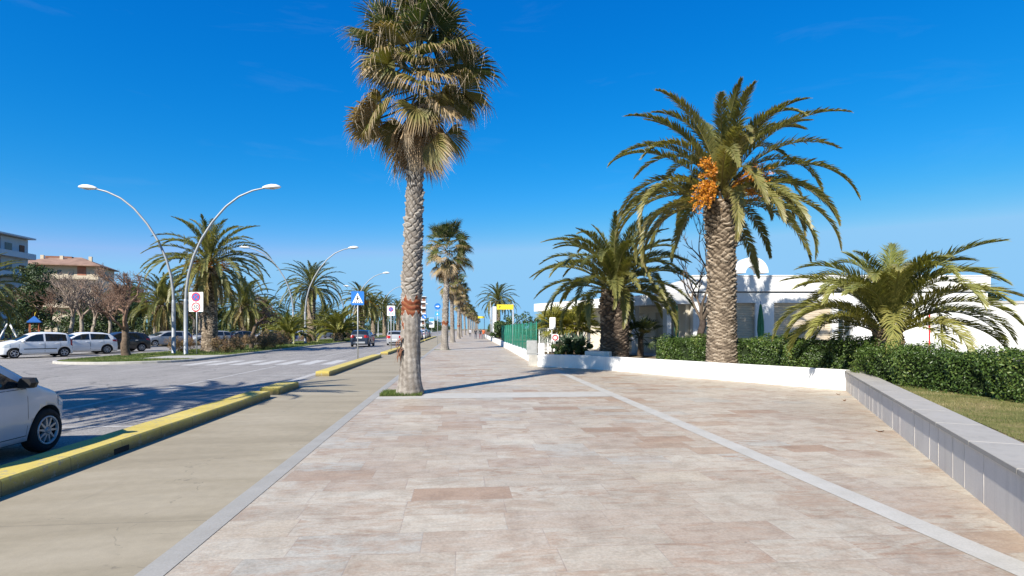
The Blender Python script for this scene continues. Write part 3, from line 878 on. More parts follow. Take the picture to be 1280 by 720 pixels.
def fruit_mesh(c, rad, n, seed, direction):
    """a hanging spray: orange stalks that arch outward and down, strung with small dates"""
    r = np.random.default_rng(seed); c = np.array(c, float); rad = np.array(rad, float)
    ns = max(14, n // 22)
    v = r.normal(0, 1, (ns, 3)); v /= np.linalg.norm(v, axis=1)[:, None]
    end = c + v * rad * (r.uniform(.3, 1, ns) ** .5)[:, None] + np.array((0, 0, -.12))
    st = np.tile(c * .35 + np.array((0, 0, .3)), (ns, 1)) + r.normal(0, .05, (ns, 3))
    mid = st * .45 + end * .55 + np.array((0, 0, .30)) + r.normal(0, .06, (ns, 3))
    def at(k, t): return st[k] * ((1 - t) ** 2)[:, None] + mid[k] * (2 * t * (1 - t))[:, None] + end[k] * (t ** 2)[:, None]
    k = r.integers(0, ns, n); t = r.uniform(.42, 1, n)
    P = at(k, t) + r.normal(0, .028, (n, 3)); nv = r.normal(0, 1, (n, 3)); nv /= np.linalg.norm(nv, axis=1)[:, None]
    V, T = leaf_cloud(P, nv, .078, .8, .5, 0, .03)
    tt = np.repeat(np.clip(.45 + .25 * (t - .5) + r.normal(0, .25, n), 0, 1), 4)
    Vs, Qs, o = [], [], len(V); kk = np.arange(ns); prev = None; w = r.normal(0, 1, (ns, 3)); w = w / np.linalg.norm(w, axis=1)[:, None] * .009
    tv = np.linspace(0, 1, 7)
    for q, a_ in enumerate(tv):
        p = at(kk, np.full(ns, a_)); Vs.append(np.concatenate([p - w, p + w]))
    for q in range(6):
        b = o + q * 2 * ns; Qs.append(np.stack([b + kk, b + ns + kk, b + 3 * ns + kk, b + 2 * ns + kk], 1))
    Vs = np.concatenate(Vs)
    return np.concatenate([V, Vs]), np.concatenate(Qs), T, np.concatenate([tt, np.full(len(Vs), .75)])

def date_palm(loc, trunkH, rad, crown, label, seed, fruits=(), bark=None, nrow=10, p=.19, amp=.10, group=None, lean=(0, 0), leafm=None, nth=96, nz=None, cat='palm tree', name='date_palm'):
    o = empty(name, loc, 0, label, cat, group)
    V, Q, t = trunk_mesh(trunkH, rad, seed, nth, nz or int(trunkH * 36), lean, rough=diamond_rough(nrow, p, amp, seed, trunkH))
    np_obj('trunk', V, Q, None, [bark or M_PTRUNK], o, t)
    top = np.array((lean[0], lean[1], trunkH - .12))
    V, Q, T, t = crown
    np_obj('crown', V, Q, T, [leafm or M_FROND], o, t, loc=top)
    # pruned leaf bases bristling under the crown
    r = np.random.default_rng(seed + 5); m = MB()
    Rr = float(rad(np.array(1.0)))
    for k in range(44):
        a = k * 2.39996; h = trunkH - .75 + .75 * (k / 44) + r.uniform(-.05, .05); ln = r.uniform(.16, .3)
        ca, sa = math.cos(a), math.sin(a); cx, cy = lean[0], lean[1]
        q0 = Vector((cx + ca * Rr * .8, cy + sa * Rr * .8, h)); q1 = Vector((cx + ca * (Rr + ln * .55), cy + sa * (Rr + ln * .55), h + ln * .9))
        m.tube([q0, (q0 + q1) / 2, q1], [.085, .06, .035], 5, smooth=False)
    m.build('leaf_stubs', MATS['stub_bark'], o)
    for i, (c, rd, n) in enumerate(fruits):
        V, Q, T, t = fruit_mesh(c, rd, n, seed + 31 + i, None)
        np_obj('fruit_cluster', V, Q, T, [M_FRUIT], o, t, loc=top)
    return o
plain('stub_bark', (.22, .16, .10), .9, .1, var=.4, scale=9)

# --- the three date palms on the right
cr = phoenix_crown(22, 74, 4.25, 1.45, -.02, (1.35, 2.35), .46, 150, .30, .46, .75, sag=.28, lw=.021, bend=.10, skip=((R(-140), R(24), .35), (R(-64), R(18), .32)))
def rfn(*pts):
    xs = [a for a, b in pts]; ys = [b for a, b in pts]
    return lambda k: np.interp(k, xs, ys)
palm_r = date_palm((9.12, 18.72, .42), 5.75, rfn((0, .56), (.06, .52), (.3, .47), (.7, .46), (.85, .54), (.95, .58), (1, .45)), cr,
    'tall thick trunked date palm with orange fruit sprays, rising behind the white wall', 3,
    [((-1.15, -.98, .10), (.48, .42, .60), 1700), ((-1.0, -.95, 1.05), (.42, .36, .42), 800), ((.55, -1.15, .30), (.45, .36, .45), 850), ((1.05, -.75, .95), (.42, .34, .45), 650), ((-.2, .8, .3), (.35, .3, .4), 300)], nth=120)
cr = phoenix_crown(33, 74, 3.85, 1.45, .10, (1.25, 2.05), .44, 115, .32, .32, .6, sag=.22, lw=.021, bend=.09)
palm_r2 = date_palm((6.95, 24.55, .42), 3.0, rfn((0, .66), (.3, .62), (.8, .66), (1, .5)), cr,
    'squat date palm with dark diamond patterned trunk behind the white wall', 5, [], bark=M_DTRUNK, nrow=11, p=.28, amp=.09, nth=130, nz=150)
cr = phoenix_crown(54, 50, 3.2, 1.52, .45, (1.35, 2.5), .56, 110, .2, .52, .35, sag=.35, lw=.016, bend=.16)
palm_r3 = date_palm((12.2, 14.9, .42), 1.25, rfn((0, .36), (.5, .34), (1, .28)), cr,
    'low spreading young date palm growing out of the hedge on the right', 9, [], leafm=M_FROND2, nrow=9, p=.24, amp=.05, nz=50)

# --- left: the date palms of the median, shared crowns
crA = phoenix_crown(61, 72, 4.4, 1.40, -.5, (1.2, 2.0), .48, 62, .3, .34, .75, sag=.25, lw=.03)
crB = phoenix_crown(73, 72, 4.5, 1.40, -.4, (1.2, 2.0), .48, 62, .3, .24, .75, sag=.25, lw=.03)
crS = phoenix_crown(85, 64, 2.9, 1.48, .35, (1.0, 1.9), .44, 50, .2, .50, .3, lw=.028)
def dead_skirt(seed, nf, L):
    return phoenix_crown(seed, nf, L, -.75, -1.25, (.3, .7), .40, 40, .42, .86, .0, sag=.4, lw=.03)
skA = dead_skirt(5, 22, 2.6)
trf = rfn((0, .60), (.08, .54), (.4, .48), (.8, .52), (.93, .62), (1, .45))
FR = [((-.95, -1.15, .05), (.45, .4, .42), 620), ((.45, -1.35, .25), (.42, .4, .42), 520), ((1.45, -1.15, .15), (.55, .4, .42), 620), ((.0, -1.2, -.25), (.4, .35, .35), 300), ((-.5, .8, .5), (.5, .4, .5), 200)]
palm_a = date_palm((-17.6, 41.6, .1), 6.0, trf, crA, 'fruiting date palm right behind the speed limit sign on the median', 12, FR, nth=64, nz=120, group='date palms on the median')
palm_b = date_palm((-18.7, 73.5, .1), 6.6, trf, crB, 'large dense date palm on the median behind the second pair of street lamps', 14, [], nth=48, nz=90, group='date palms on the median')
palm_s = date_palm((-17.6, 59.9, .1), .8, rfn((0, .42), (1, .3)), crS, 'small stemless date palm with bright fronds on the median', 16, [((.2, -.25, .1), (.25, .2, .25), 120)], leafm=M_FROND2, nth=40, nz=30, group='young date palms on the median')
palm_c = date_palm((-39.6, 49.5, 0), 4.4, trf, crB, 'date palm cut off by the left edge of the picture, beyond the playground', 15, [], nth=40, nz=70, group='date palms in the park across the road')
for q in (palm_a, palm_c):
    V, Q, T, t = skA; np_obj('dead_fronds', V, Q, T, [M_FROND], q, t, loc=(0, 0, 5.75 if q is palm_a else 4.15))
def repeat(src, loc, rz, sc, label, group=None, cat=None):
    c = dup(src)
    return place(c, loc, rz, sc, label, cat, group)
repeat(palm_s, (-14.9, 71.3, .1), 2.1, 1.35, 'young date palm on a fat short trunk, just left of the dark blue car')
rowL = [('fruiting date palm next beyond the crossing sign on the median', palm_a, (-16.4, 97, .1), 1.2, 1.0),
        ('date palm standing just behind the no parking sign on the median', palm_a, (-16.8, 113, .1), 3.9, .95),
        ('farther date palm of the median row, glimpsed left of the scarred trunk', palm_b, (-17.2, 133, .1), .7, .95),
        ('remote date palm of the median row, near the far grey flats', palm_b, (-17.0, 160, .1), 2.7, 1.0),
        ('last date palm of the median row, crown above the round blue sign', palm_b, (-16.5, 200, .1), 4.4, 1.0)]
for lb, src, loc, rz, sc in rowL: repeat(src, loc, rz, sc, lb)
# park palms beyond the far carriageway
G2 = 'date palms in the park across the road'
parkp = [('drooping park palm behind the parked silver estate car', palm_c, (-31.0, 62.5, 0), .4, .95),
         ('park palm with tan hanging fronds behind the twisted thin trunk', palm_c, (-26.6, 72.5, 0), 1.6, 1.0),
         ('park palm showing left of the lamp pair in the distance', palm_c, (-30.5, 92, 0), 3.2, .9),
         ('park palm behind the white van shaped car beyond the median', palm_c, (-29.5, 112, 0), 5.0, .9),
         ('hindmost park palm, mostly hidden by the median palms', palm_c, (-31, 135, 0), 4.2, 1.0)]
for lb, src, loc, rz, sc in parkp: repeat(src, loc, rz, sc, lb, G2)
# palm at the far end on the right, beyond the fence
repeat(palm_b, (7.3, 105, .44), 1.1, .97, 'date palm behind the tall white pylon beyond the green fence', 'date palms beyond the fence')
# two palms standing off to the left whose crowns shade the road
repeat(palm_a, (-17.3, 5.3, 0), .3, .98, 'date palm shading the road, left of the nearest car', 'date palms on the near median')
repeat(palm_b, (-12.8, 7.3, 0), 2.0, .9, 'dense date palm shading the road and kerb, left of the nearest car', 'date palms on the near median')

# --- fan palms of the promenade row
def fan_leaf(r, az, e0, petl, Rb, nseg=34, span=2.1, droop=.8, t_in=.2, t_out=.7, base=(.1, 0, 0), curl=.5, roll=0.0, thr=8):
    """petiole plus a pleated blade split into drooping fingers with dry threads"""
    D0 = np.array([math.cos(e0), 0, math.sin(e0)])
    p0 = np.array(base, float)
    e1 = e0 - .25; D1 = np.array([math.cos(e1), 0, math.sin(e1)])
    p1 = p0 + D0 * petl * .55; p2 = p1 + D1 * petl * .45
    V = []; Q = []; T = []; t = []
    side = np.array([0, 1.0, 0]); N = np.cross(D1, side); N = -N if N[2] < 0 and abs(N[2]) > .05 else N
    w = .028
    for p, k in ((p0, 1.3), (p1, .9), (p2, .6)):
        V += [p - side * w * k, p + side * w * k, p + N * w * .5 * k]; t += [.42] * 3
    for b in (0, 3):
        for k in range(3): Q.append((b + k, b + (k + 1) % 3, b + 3 + (k + 1) % 3, b + 3 + k))
    ph = np.linspace(-span, span, nseg); o = len(V)
    g = np.array([0, 0, -1.0])
    for i, a in enumerate(ph):
        ln = Rb * (1 - .30 * (abs(a) / span) ** 2) * r.uniform(.9, 1.08)
        d = D1 * math.cos(a) + side * math.sin(a) + N * (.28 * abs(math.sin(a)) + .1)
        d /= np.linalg.norm(d)
        wv = -D1 * math.sin(a) + side * math.cos(a)
        half = ln * .5 * math.sin(span / nseg) * 1.05
        pl = N * (.02 if i % 2 else -.02)
        m1 = p2 + d * ln * .5 + g * droop * .06 * ln
        dd = d + g * droop * r.uniform(.5, 1.1); dd /= np.linalg.norm(dd)
        m2 = m1 + dd * ln * .27
        dd2 = dd + g * droop * r.uniform(.9, 1.9); dd2 /= np.linalg.norm(dd2)
        m3 = m2 + dd2 * ln * .28
        V += [p2, m1 - wv * half + pl, m1 + wv * half - pl, m2 - wv * half * .62, m2 + wv * half * .62, m3]
        T.append((o, o + 1, o + 2)); Q.append((o + 1, o + 3, o + 4, o + 2)); T.append((o + 3, o + 5, o + 4))
        tt = r.normal(0, .05)
        t += [t_in + .05, t_in + tt, t_in + tt, (t_in * .55 + t_out * .45) + tt, (t_in * .55 + t_out * .45) + tt, min(1, t_out + r.uniform(0, .25))]
        o += 6
        if r.uniform() < thr / nseg:
            ww = r.normal(0, 1, 3); ww = ww / np.linalg.norm(ww) * .006
            q = m2 * .5 + m1 * .5; dn = g + r.normal(0, .25, 3)
            V += [q - ww, q + ww, q + dn * r.uniform(.25, .6) * Rb]; t += [.9, .9, 1.0]; T.append((o, o + 1, o + 2)); o += 3
    V = np.array(V)
    if roll:
        # roll about the petiole direction
        c, s = math.cos(roll), math.sin(roll); k = D1; vv = V - p0
        V = p0 + vv * c + np.cross(k, vv) * s + np.outer(vv @ k, k) * (1 - c)
    c, s = math.cos(az), math.sin(az)
    V = np.stack([V[:, 0] * c - V[:, 1] * s, V[:, 0] * s + V[:, 1] * c, V[:, 2]], 1)
    return V, np.array(Q), np.array(T), np.clip(np.array(t), 0, 1)

def fan_crown(seed, nf=58, H=3.2, Rb=.95, nseg=34, petl=1.15, thr=9, live=.62):
    r = np.random.default_rng(seed); green = []; dry = []
    for k in range(nf):
        u = (k + .5) / nf
        az = k * 2.39996 + r.normal(0, .25)
        e0 = np.interp(u, [0, .2, .5, .8, 1], [1.45, .95, .35, -.25, -.65]) + r.normal(0, .26)
        h = H * (1 - u) ** .9
        tin = np.interp(u, [0, .3, .6, .8, 1], [.14, .2, .32, .5, .62]) + r.normal(0, .06) + (.22 if r.uniform() < .12 else 0)
        tout = np.interp(u, [0, .25, .5, 1], [.4, .6, .78, .85])
        green.append(fan_leaf(r, az, e0, petl * r.uniform(.6, 1.15), Rb * r.uniform(.8, 1.1), nseg, r.uniform(1.6, 2.2), np.interp(u, [0, .3, .6, 1], [.2, .45, .9, 1.5]) * r.uniform(.7, 1.3), tin, tout, (.1, 0, h), roll=r.normal(0, .55), thr=thr))
    nd = int(nf * .42)
    for k in range(nd):
        u = (k + .5) / nd; az = k * 2.39996 + r.normal(0, .3)
        e0 = np.interp(u, [0, 1], [-.85, -1.35]) + r.normal(0, .12)
        dry.append(fan_leaf(r, az, e0, petl * r.uniform(.25, .75), Rb * r.uniform(.6, 1.0), int(nseg * .6), r.uniform(.3, .75), 2.3, .4 + r.uniform(-.25, .35), .85, (.20, 0, .15 - .45 * u), roll=r.normal(0, .5), thr=thr))
    return join(green), join(dry)

def boot_rough(seed, H, z_smooth, scars=()):
    r = np.random.default_rng(seed); tab = r.uniform(0, 1, (64, 256))
    def f(TH, Z):
        nrow, p = 7, .19
        jj = .2 * np.sin(TH * 3 + Z * 5) + .18 * np.sin(TH * 2 - Z * 8.3) + .12 * np.sin(TH * 6 + Z * 21)
        u = nrow * TH / (2 * PI) + Z / p + jj; v = nrow * TH / (2 * PI) - Z / p + jj * .7
        iu, iv = np.floor(u).astype(int), np.floor(v).astype(int); fu, fv = u - iu, v - iv
        k = tab[(iu * 5 + iv * 11) % 64, (iu - iv) % 256]
        e = np.minimum(np.minimum(fu, 1 - fu), np.minimum(fv, 1 - fv)); lift = np.clip(e / .16, 0, 1); up = (fu + 1 - fv) / 2
        on = np.clip((Z - z_smooth) / .12, 0, 1)
        ring = .0025 * np.sin(Z * 47 + np.sin(TH * 2 + Z) * 2.2) + .004 * np.sin(TH * 14 + 1.5 * np.sin(Z * 6)) * np.sin(Z * 9 + TH * 3) + .005 * np.sin(Z * 13 + TH * 2)
        dr = on * (.062 * lift * (.15 + 1.15 * up) * (.25 + 1.25 * k) - .028) + (1 - on) * ring
        ti = on * np.clip(.08 + lift * (.35 + .5 * k), 0, .82) + (1 - on) * np.clip(.52 + .07 * np.sin(Z * 31 + TH * 2 + 2 * np.sin(TH * 3)) + .10 * np.sin(Z * 5 + TH * 2) + .10 * np.sin(TH * 13 + Z * 4), 0, .8)
        for (z0, z1, a0, aw) in scars:
            da = np.abs((TH - a0 + PI) % (2 * PI) - PI)
            wob = .06 * np.sin(TH * 5 + z0 * 9) + .05 * np.sin(TH * 11)
            mk = np.clip((Z - z0 - wob) / .03, 0, 1) * np.clip((z1 + wob - Z) / .03, 0, 1) * np.clip((aw - da) / .1, 0, 1)
            rip = .5 + .5 * np.sin(Z * 46 + TH * 2.2 + 2 * np.sin(TH * 3))
            ti = ti * (1 - mk) + mk * (.89 + .11 * rip)
            dr = dr + mk * (.022 * rip - .012)
        return dr, ti
    return f
def fan_palm(loc, H, rad, label, seed, crown, lean=(0, 0), nth=72, nz=380, z_smooth=2.35, scars=(), group='fan palms in the promenade row'):
    o = empty('fan_palm', loc, 0, label, 'palm tree', group)
    V, Q, t = trunk_mesh(H, rad, seed, nth, nz, lean, rough=boot_rough(seed, H, z_smooth, scars))
    np_obj('trunk', V, Q, None, [M_WTRUNK], o, t)
    (g, dr) = crown
    np_obj('crown', g[0], g[1], g[2], [M_FAN], o, g[3], loc=(lean[0], lean[1], H - .1))
    np_obj('dead_fronds', dr[0], dr[1], dr[2], [M_DRYFAN], o, dr[3], loc=(lean[0], lean[1], H - .1))
    return o
sc1 = [(2.05, 2.5, -1.9, 2.4), (1.72, 1.95, -2.5, .35)]
fp = fan_palm((-1.27, 14.75, 0), 7.55, rfn((0, .37), (.02, .335), (.07, .275), (.25, .25), (.34, .255), (.7, .212), (1, .195)),
              'nearest tall fan palm with a rusty peeled band round its trunk', 4, fan_crown(5, 62, 1.75, 1.08, 44, 1.05, 34), (.20, .1), 96, 460, 2.5, sc1)
# torn bark hanging on the left side of the trunk
m = MB(); r = random.Random(3)
for k in range(26):
    a = R(200) + r.uniform(-.5, .75); z = 1.2 + r.uniform(-.2, .28); rr = .27
    p = Vector((math.cos(a) * rr, math.sin(a) * rr, z)); o_ = Vector((math.cos(a), math.sin(a), 0))
    ln = r.uniform(.08, .2); sd = Vector((-o_.y, o_.x, 0)) * r.uniform(.012, .035)
    q = p + o_ * r.uniform(.03, .11) + Vector((0, 0, -ln * .4)); e = q + o_ * r.uniform(-.04, .05) + Vector((0, 0, -ln))
    b = len(m.v)
    m.add([p - sd, p + sd, q + sd, q - sd, e], [(0, 1, 2, 3), (3, 2, 4)])
m.build('torn_bark', tintmat('rusty_bark', [(0, (.15, .07, .04)), (1, (.25, .17, .115))]), fp)
# tree pit with a tuft of grass
pit = sheet('tree_pit', [(-2.0, 14.28), (-.93, 14.28), (-.93, 15.3), (-2.0, 15.3)], .009, M_SOIL)
pp = scatter_poly([(-1.99, 14.29), (-.94, 14.29), (-.94, 15.29), (-1.99, 15.29)], 5200)
blades('grass', pp, .006, .03, .11, .006, M_BLADE2, .8)['label'] = 'tufts of grass round the foot of the nearest fan palm'
# the rest of the row: two different crowns, copied
c2 = fan_crown(15, 60, 1.7, 1.02, 26, 1.2, 8); c3 = fan_crown(29, 52, 1.6, 1.02, 22, 1.15, 6)
rw = rfn((0, .40), (.03, .34), (.08, .29), (.3, .26), (1, .21))
fpB = fan_palm((-1.15, 45.7, 0), 7.3, rw, 'second fan palm of the promenade row, with a bright tuft above bare trunk', 8, c2, (.25, .1), 40, 170, 1.9, [(1.95, 2.35, -1.7, 1.9)])
fpC = fan_palm((-.78, 70.5, 0), 7.0, rw, 'third fan palm of the promenade row, overlapping the second from behind', 13, c3, (-.15, .1), 28, 100, 1.8)
ordn = ['fourth', 'fifth', 'sixth', 'seventh', 'eighth', 'ninth', 'tenth', 'eleventh', 'twelfth', 'thirteenth', 'fourteenth']
r = random.Random(8); y = 72.0
for i, nm in enumerate(ordn):
    y += 25 + r.uniform(-2, 3) + i * 1.0
    src = fpC if i % 2 else fpB
    repeat(src, (-1.27 + (.00016 * (y - 14) ** 2 if y < 160 else 3.41 + .0467 * (y - 160)) + r.uniform(-.15, .15), y, 0), r.uniform(0, 6), r.uniform(.93, 1.05), nm + ' fan palm along the promenade row, counting from the scarred trunk', 'fan palms in the promenade row')
for i, y in enumerate((45.7, 70.5)):
    sheet('tree_pit', [(-2.0, y - .5), (-.6, y - .5), (-.6, y + .5), (-2.0, y + .5)], .009, M_TURF2)
# fan palm seen over the low wall at the far right
# ------------------------------------------------------------------ cars
def paint(name, col, flake=.25):
    if name in MATS: return MATS[name]
    s = NT(name); v = s.coord('Object')
    n = s.noise(v, 3, 5, .6)
    c = s.ramp(n, [(.3, mulc(col, .95)), (.7, mulc(col, 1.04))])
    s.set(c, .32, .5, .0)
    s.b.inputs['Coat Weight'].default_value = .5; s.b.inputs['Coat Roughness'].default_value = .04
    MATS[name] = s.m; return s.m
def glossy(name, col, rough=.05, spec=.6, metal=0.0):
    if name in MATS: return MATS[name]
    s = NT(name); s.set(col, rough, spec, metal); MATS[name] = s.m; return s.m
M_GLASS = glossy('dark_car_glass', (.012, .016, .018), .03, .7)
M_RUBBER = plain('tyre_rubber', (.02, .02, .021), .85, .2, var=.2)
M_TRIM = plain('black_trim', (.018, .018, .019), .5, .3)
M_RIM = glossy('alloy_rim', (.36, .36, .37), .35, .5, .25)
M_RIMD = plain('dark_rim', (.02, .02, .022), .4)
M_RED = glossy('tail_lamp_red', (.35, .012, .012), .12, .6)
M_LAMP = glossy('headlamp_lens', (.50, .54, .56), .06, .8)
M_PLATE = plain('number_plate_white', (.75, .75, .73), .5, var=.03)
M_AMBER = glossy('amber_lens', (.6, .25, .03), .15)

class CarShape:
    def __init__(s, L, W, top, belt, wb, fo, r, clear=.19, tum=.20, plan=None, corner=.10):
        s.L, s.W, s.top, s.belt, s.wb, s.r, s.clear, s.tum, s.corner = L, W, sorted(top), belt, wb, r, clear, tum, corner
        s.xf = L / 2 - fo; s.xr = s.xf - wb
        s.plan = plan or [(-L / 2, .80), (-L / 2 + .07, .90), (-L / 2 + .3, .975), (-L * .2, 1), (L * .22, 1), (L / 2 - .45, .965), (L / 2 - .2, .88), (L / 2 - .06, .74), (L / 2, .62)]
        xs = np.linspace(-L / 2, L / 2, 721)
        t = np.interp(xs, [a for a, b in s.top], [b for a, b in s.top])
        k = np.exp(-np.linspace(-2, 2, 25) ** 2); k /= k.sum()
        s.xs = xs; s.tz = np.convolve(np.pad(t, 12, mode='edge'), k, 'valid')
        p = np.interp(xs, [a for a, b in s.plan], [b for a, b in s.plan])
        s.pl = np.convolve(np.pad(p, 12, mode='edge'), k, 'valid')
    def T(s, x): return float(np.interp(x, s.xs, s.tz))
    def hw(s, x, z):
        p = float(np.interp(x, s.xs, s.pl)) * s.W / 2
        b = s.belt
        f = np.interp(z, [s.clear, s.clear + .12, .48, b - .12, b, b + .03, 1.5], [.925, .965, 1.0, .992, .972, .955, .955 - s.tum * (1.5 - b) / .55])
        # pinch the nose and tail under the bumper line
        return p * float(f)
    def ring(s, x):
        zt = s.T(x); zb = s.clear
        rc = min(s.corner, (zt - zb) * .4); P = [(0, zb)]
        P.append((s.hw(x, zb) * .9, zb))
        for i in range(11):
            z = zb + .03 + (zt - rc - zb - .03) * i / 10
            P.append((s.hw(x, z), z))
        yc, zc = P[-1]
        for i in range(1, 5):
            a = PI / 2 * i / 4
            P.append((yc - rc * 1.1 * (1 - math.cos(a)), zc + rc * .82 * math.sin(a)))
        y0, z0 = P[-1]
        for i in range(1, 5):
            y = y0 * (1 - i / 4); P.append((y, z0 + rc * .18 * (1 - (y / y0) ** 2) + .022 * (1 - (y / y0) ** 2)))
        return P
    def topz(s, x, y):
        P = s.ring(x)[12:]
        ys = [p[0] for p in P][::-1]; zs = [p[1] for p in P][::-1]
        return float(np.interp(abs(y), ys, zs))
    def body(s):
        st = np.concatenate([np.linspace(-s.L / 2, -s.L / 2 + .5, 18), np.linspace(-s.L / 2 + .53, s.L / 2 - .6, 44), np.linspace(s.L / 2 - .57, s.L / 2, 20)])
        V = []; F = []; n = None
        for x in st:
            half = s.ring(x); full = [(x, y, z) for y, z in half] + [(x, -y, z) for y, z in half[-2:0:-1]]
            n = len(full); V += full
        for i in range(len(st) - 1):
            for k in range(n): F.append((i * n + k, i * n + (k + 1) % n, (i + 1) * n + (k + 1) % n, (i + 1) * n + k))
        F.append(tuple(range(n - 1, -1, -1))); F.append(tuple((len(st) - 1) * n + k for k in range(n)))
        me = bpy.data.meshes.new('body'); me.from_pydata(V, [], F); me.update()
        bm = bmesh.new(); bm.from_mesh(me); bmesh.ops.recalc_face_normals(bm, faces=bm.faces); bm.to_mesh(me); bm.free()
        o = bpy.data.objects.new('tmp_body', me); COL.objects.link(o); cut = []
        for xa in (s.xf, s.xr):
            m = MB(); m.lathe([(s.r + .05, -1.2), (s.r + .05, 1.2)], 40, 'y', (xa, 0, s.r), True)
            b = len(m.v); m.f.append(list(range(39, -1, -1))); m.f.append(list(range(40, 80))); m.m += [0, 0]; m.sm += [False, False]
            c = m.build('tmp_cut', M_TRIM); cut.append(c)
            md = o.modifiers.new('b', 'BOOLEAN'); md.object = c; md.operation = 'DIFFERENCE'; md.solver = 'EXACT'
        dg = bpy.context.evaluated_depsgraph_get(); dg.update()
        me2 = bpy.data.meshes.new_from_object(o.evaluated_get(dg))
        for t in [o] + cut: bpy.data.objects.remove(t)
        me2.materials.clear()
        idx = []; sm = []
        for p in me2.polygons:
            c = p.center; d = False
            for xa in (s.xf, s.xr):
                if abs(math.hypot(c.x - xa, c.z - s.r) - (s.r + .05)) < .012 and abs(p.normal.y) < .3: d = True
            if p.normal.z < -.8: d = True
            idx.append(1 if d else 0); sm.append(len(p.vertices) < 12)
        me2.polygons.foreach_set('material_index', idx); me2.polygons.foreach_set('use_smooth', sm)
        return me2, idx
    def side_panel(s, poly_top, poly_bot, x0, x1, sg, off, nx=14, nz=6):
        """grid patch on the flank between two height functions of x"""
        V = []; F = []
        for i in range(nx + 1):
            x = x0 + (x1 - x0) * i / nx; zb, zt = poly_bot(x), poly_top(x)
            for j in range(nz + 1):
                z = zb + (zt - zb) * j / nz
                V.append((x, sg * (s.flank(x, z) + off), z))
        for i in range(nx):
            for j in range(nz):
                a = i * (nz + 1) + j; F.append((a, a + 1, a + nz + 2, a + nz + 1))
        return V, F
    def flank(s, x, z):
        P = s.ring(x)[1:17]
        zs = [p[1] for p in P]; ys = [p[0] for p in P]
        return float(np.interp(z, zs, ys))
    def top_panel(s, x0, x1, inset, off, nx=10, ny=10):
        V = []; F = []
        for i in range(nx + 1):
            x = x0 + (x1 - x0) * i / nx; P = s.ring(x); yc = P[14][0] - inset
            for j in range(ny + 1):
                y = yc * (2 * j / ny - 1)
                dz = s.topz(x, y)
                sl = (s.T(x + .01) - s.T(x - .01)) / .02; q = math.hypot(1, sl)
                V.append((x - off * sl / q * 1.0, y, dz + off / q))
        for i in range(nx):
            for j in range(ny):
                a = i * (ny + 1) + j; F.append((a, a + 1, a + ny + 2, a + ny + 1))
        return V, F

def wheel_parts(r, w, spokes, style):
    m = MB()
    m.lathe([(r * .62, -w / 2 + .01), (r * .80, -w / 2), (r * .94, -w / 2 + .012), (r * .99, -w / 2 + .04), (r, 0), (r * .99, w / 2 - .04), (r * .94, w / 2 - .012), (r * .80, w / 2), (r * .62, w / 2 - .01)], 36, 'y', closed=True)
    k = MB()
    k.cur = 1; k.lathe([(.005, w / 2 - .055), (r * .64, w / 2 - .05), (r * .64, -w / 2 + .02)], 32, 'y')
    k.cur = 0
    k.lathe([(r * .655, w / 2 - .02), (r * .655, w / 2 + .002), (r * .59, w / 2 + .002), (r * .575, w / 2 - .03)], 36, 'y')
    for i in range(spokes):
        a = 2 * PI * i / spokes
        if style == 'blade':
            pts = [(.05, -.03), (.05, .03), (r * .59, .005 + r * .16), (r * .59, r * .31)]
            q0, q1 = (.02, .085) if i % 2 else (.06, .125)
            poly = [(pts[0][0], -.018), (pts[3][0] * .98, r * q0), (pts[2][0], r * q1), (pts[1][0], .018)]
        else:
            q = r * (.13 if spokes <= 6 else .075)
            poly = [(.04, -q * .8), (r * .6, -q * .62), (r * .6, q * .62), (.04, q * .8)]
        V = []
        for yy in (w / 2 - .045, w / 2 - .006):
            for (px, pz) in poly:
                V.append((px * math.cos(a) - pz * math.sin(a), yy, px * math.sin(a) + pz * math.cos(a)))
        F = [(3, 2, 1, 0), (4, 5, 6, 7)] + [(j, (j + 1) % 4, 4 + (j + 1) % 4, 4 + j) for j in range(4)]
        k.add(V, F)
    k.lathe([(.002, w / 2 + .004), (r * .13, w / 2 + .003), (r * .16, w / 2 - .03)], 20, 'y')
    return m, k

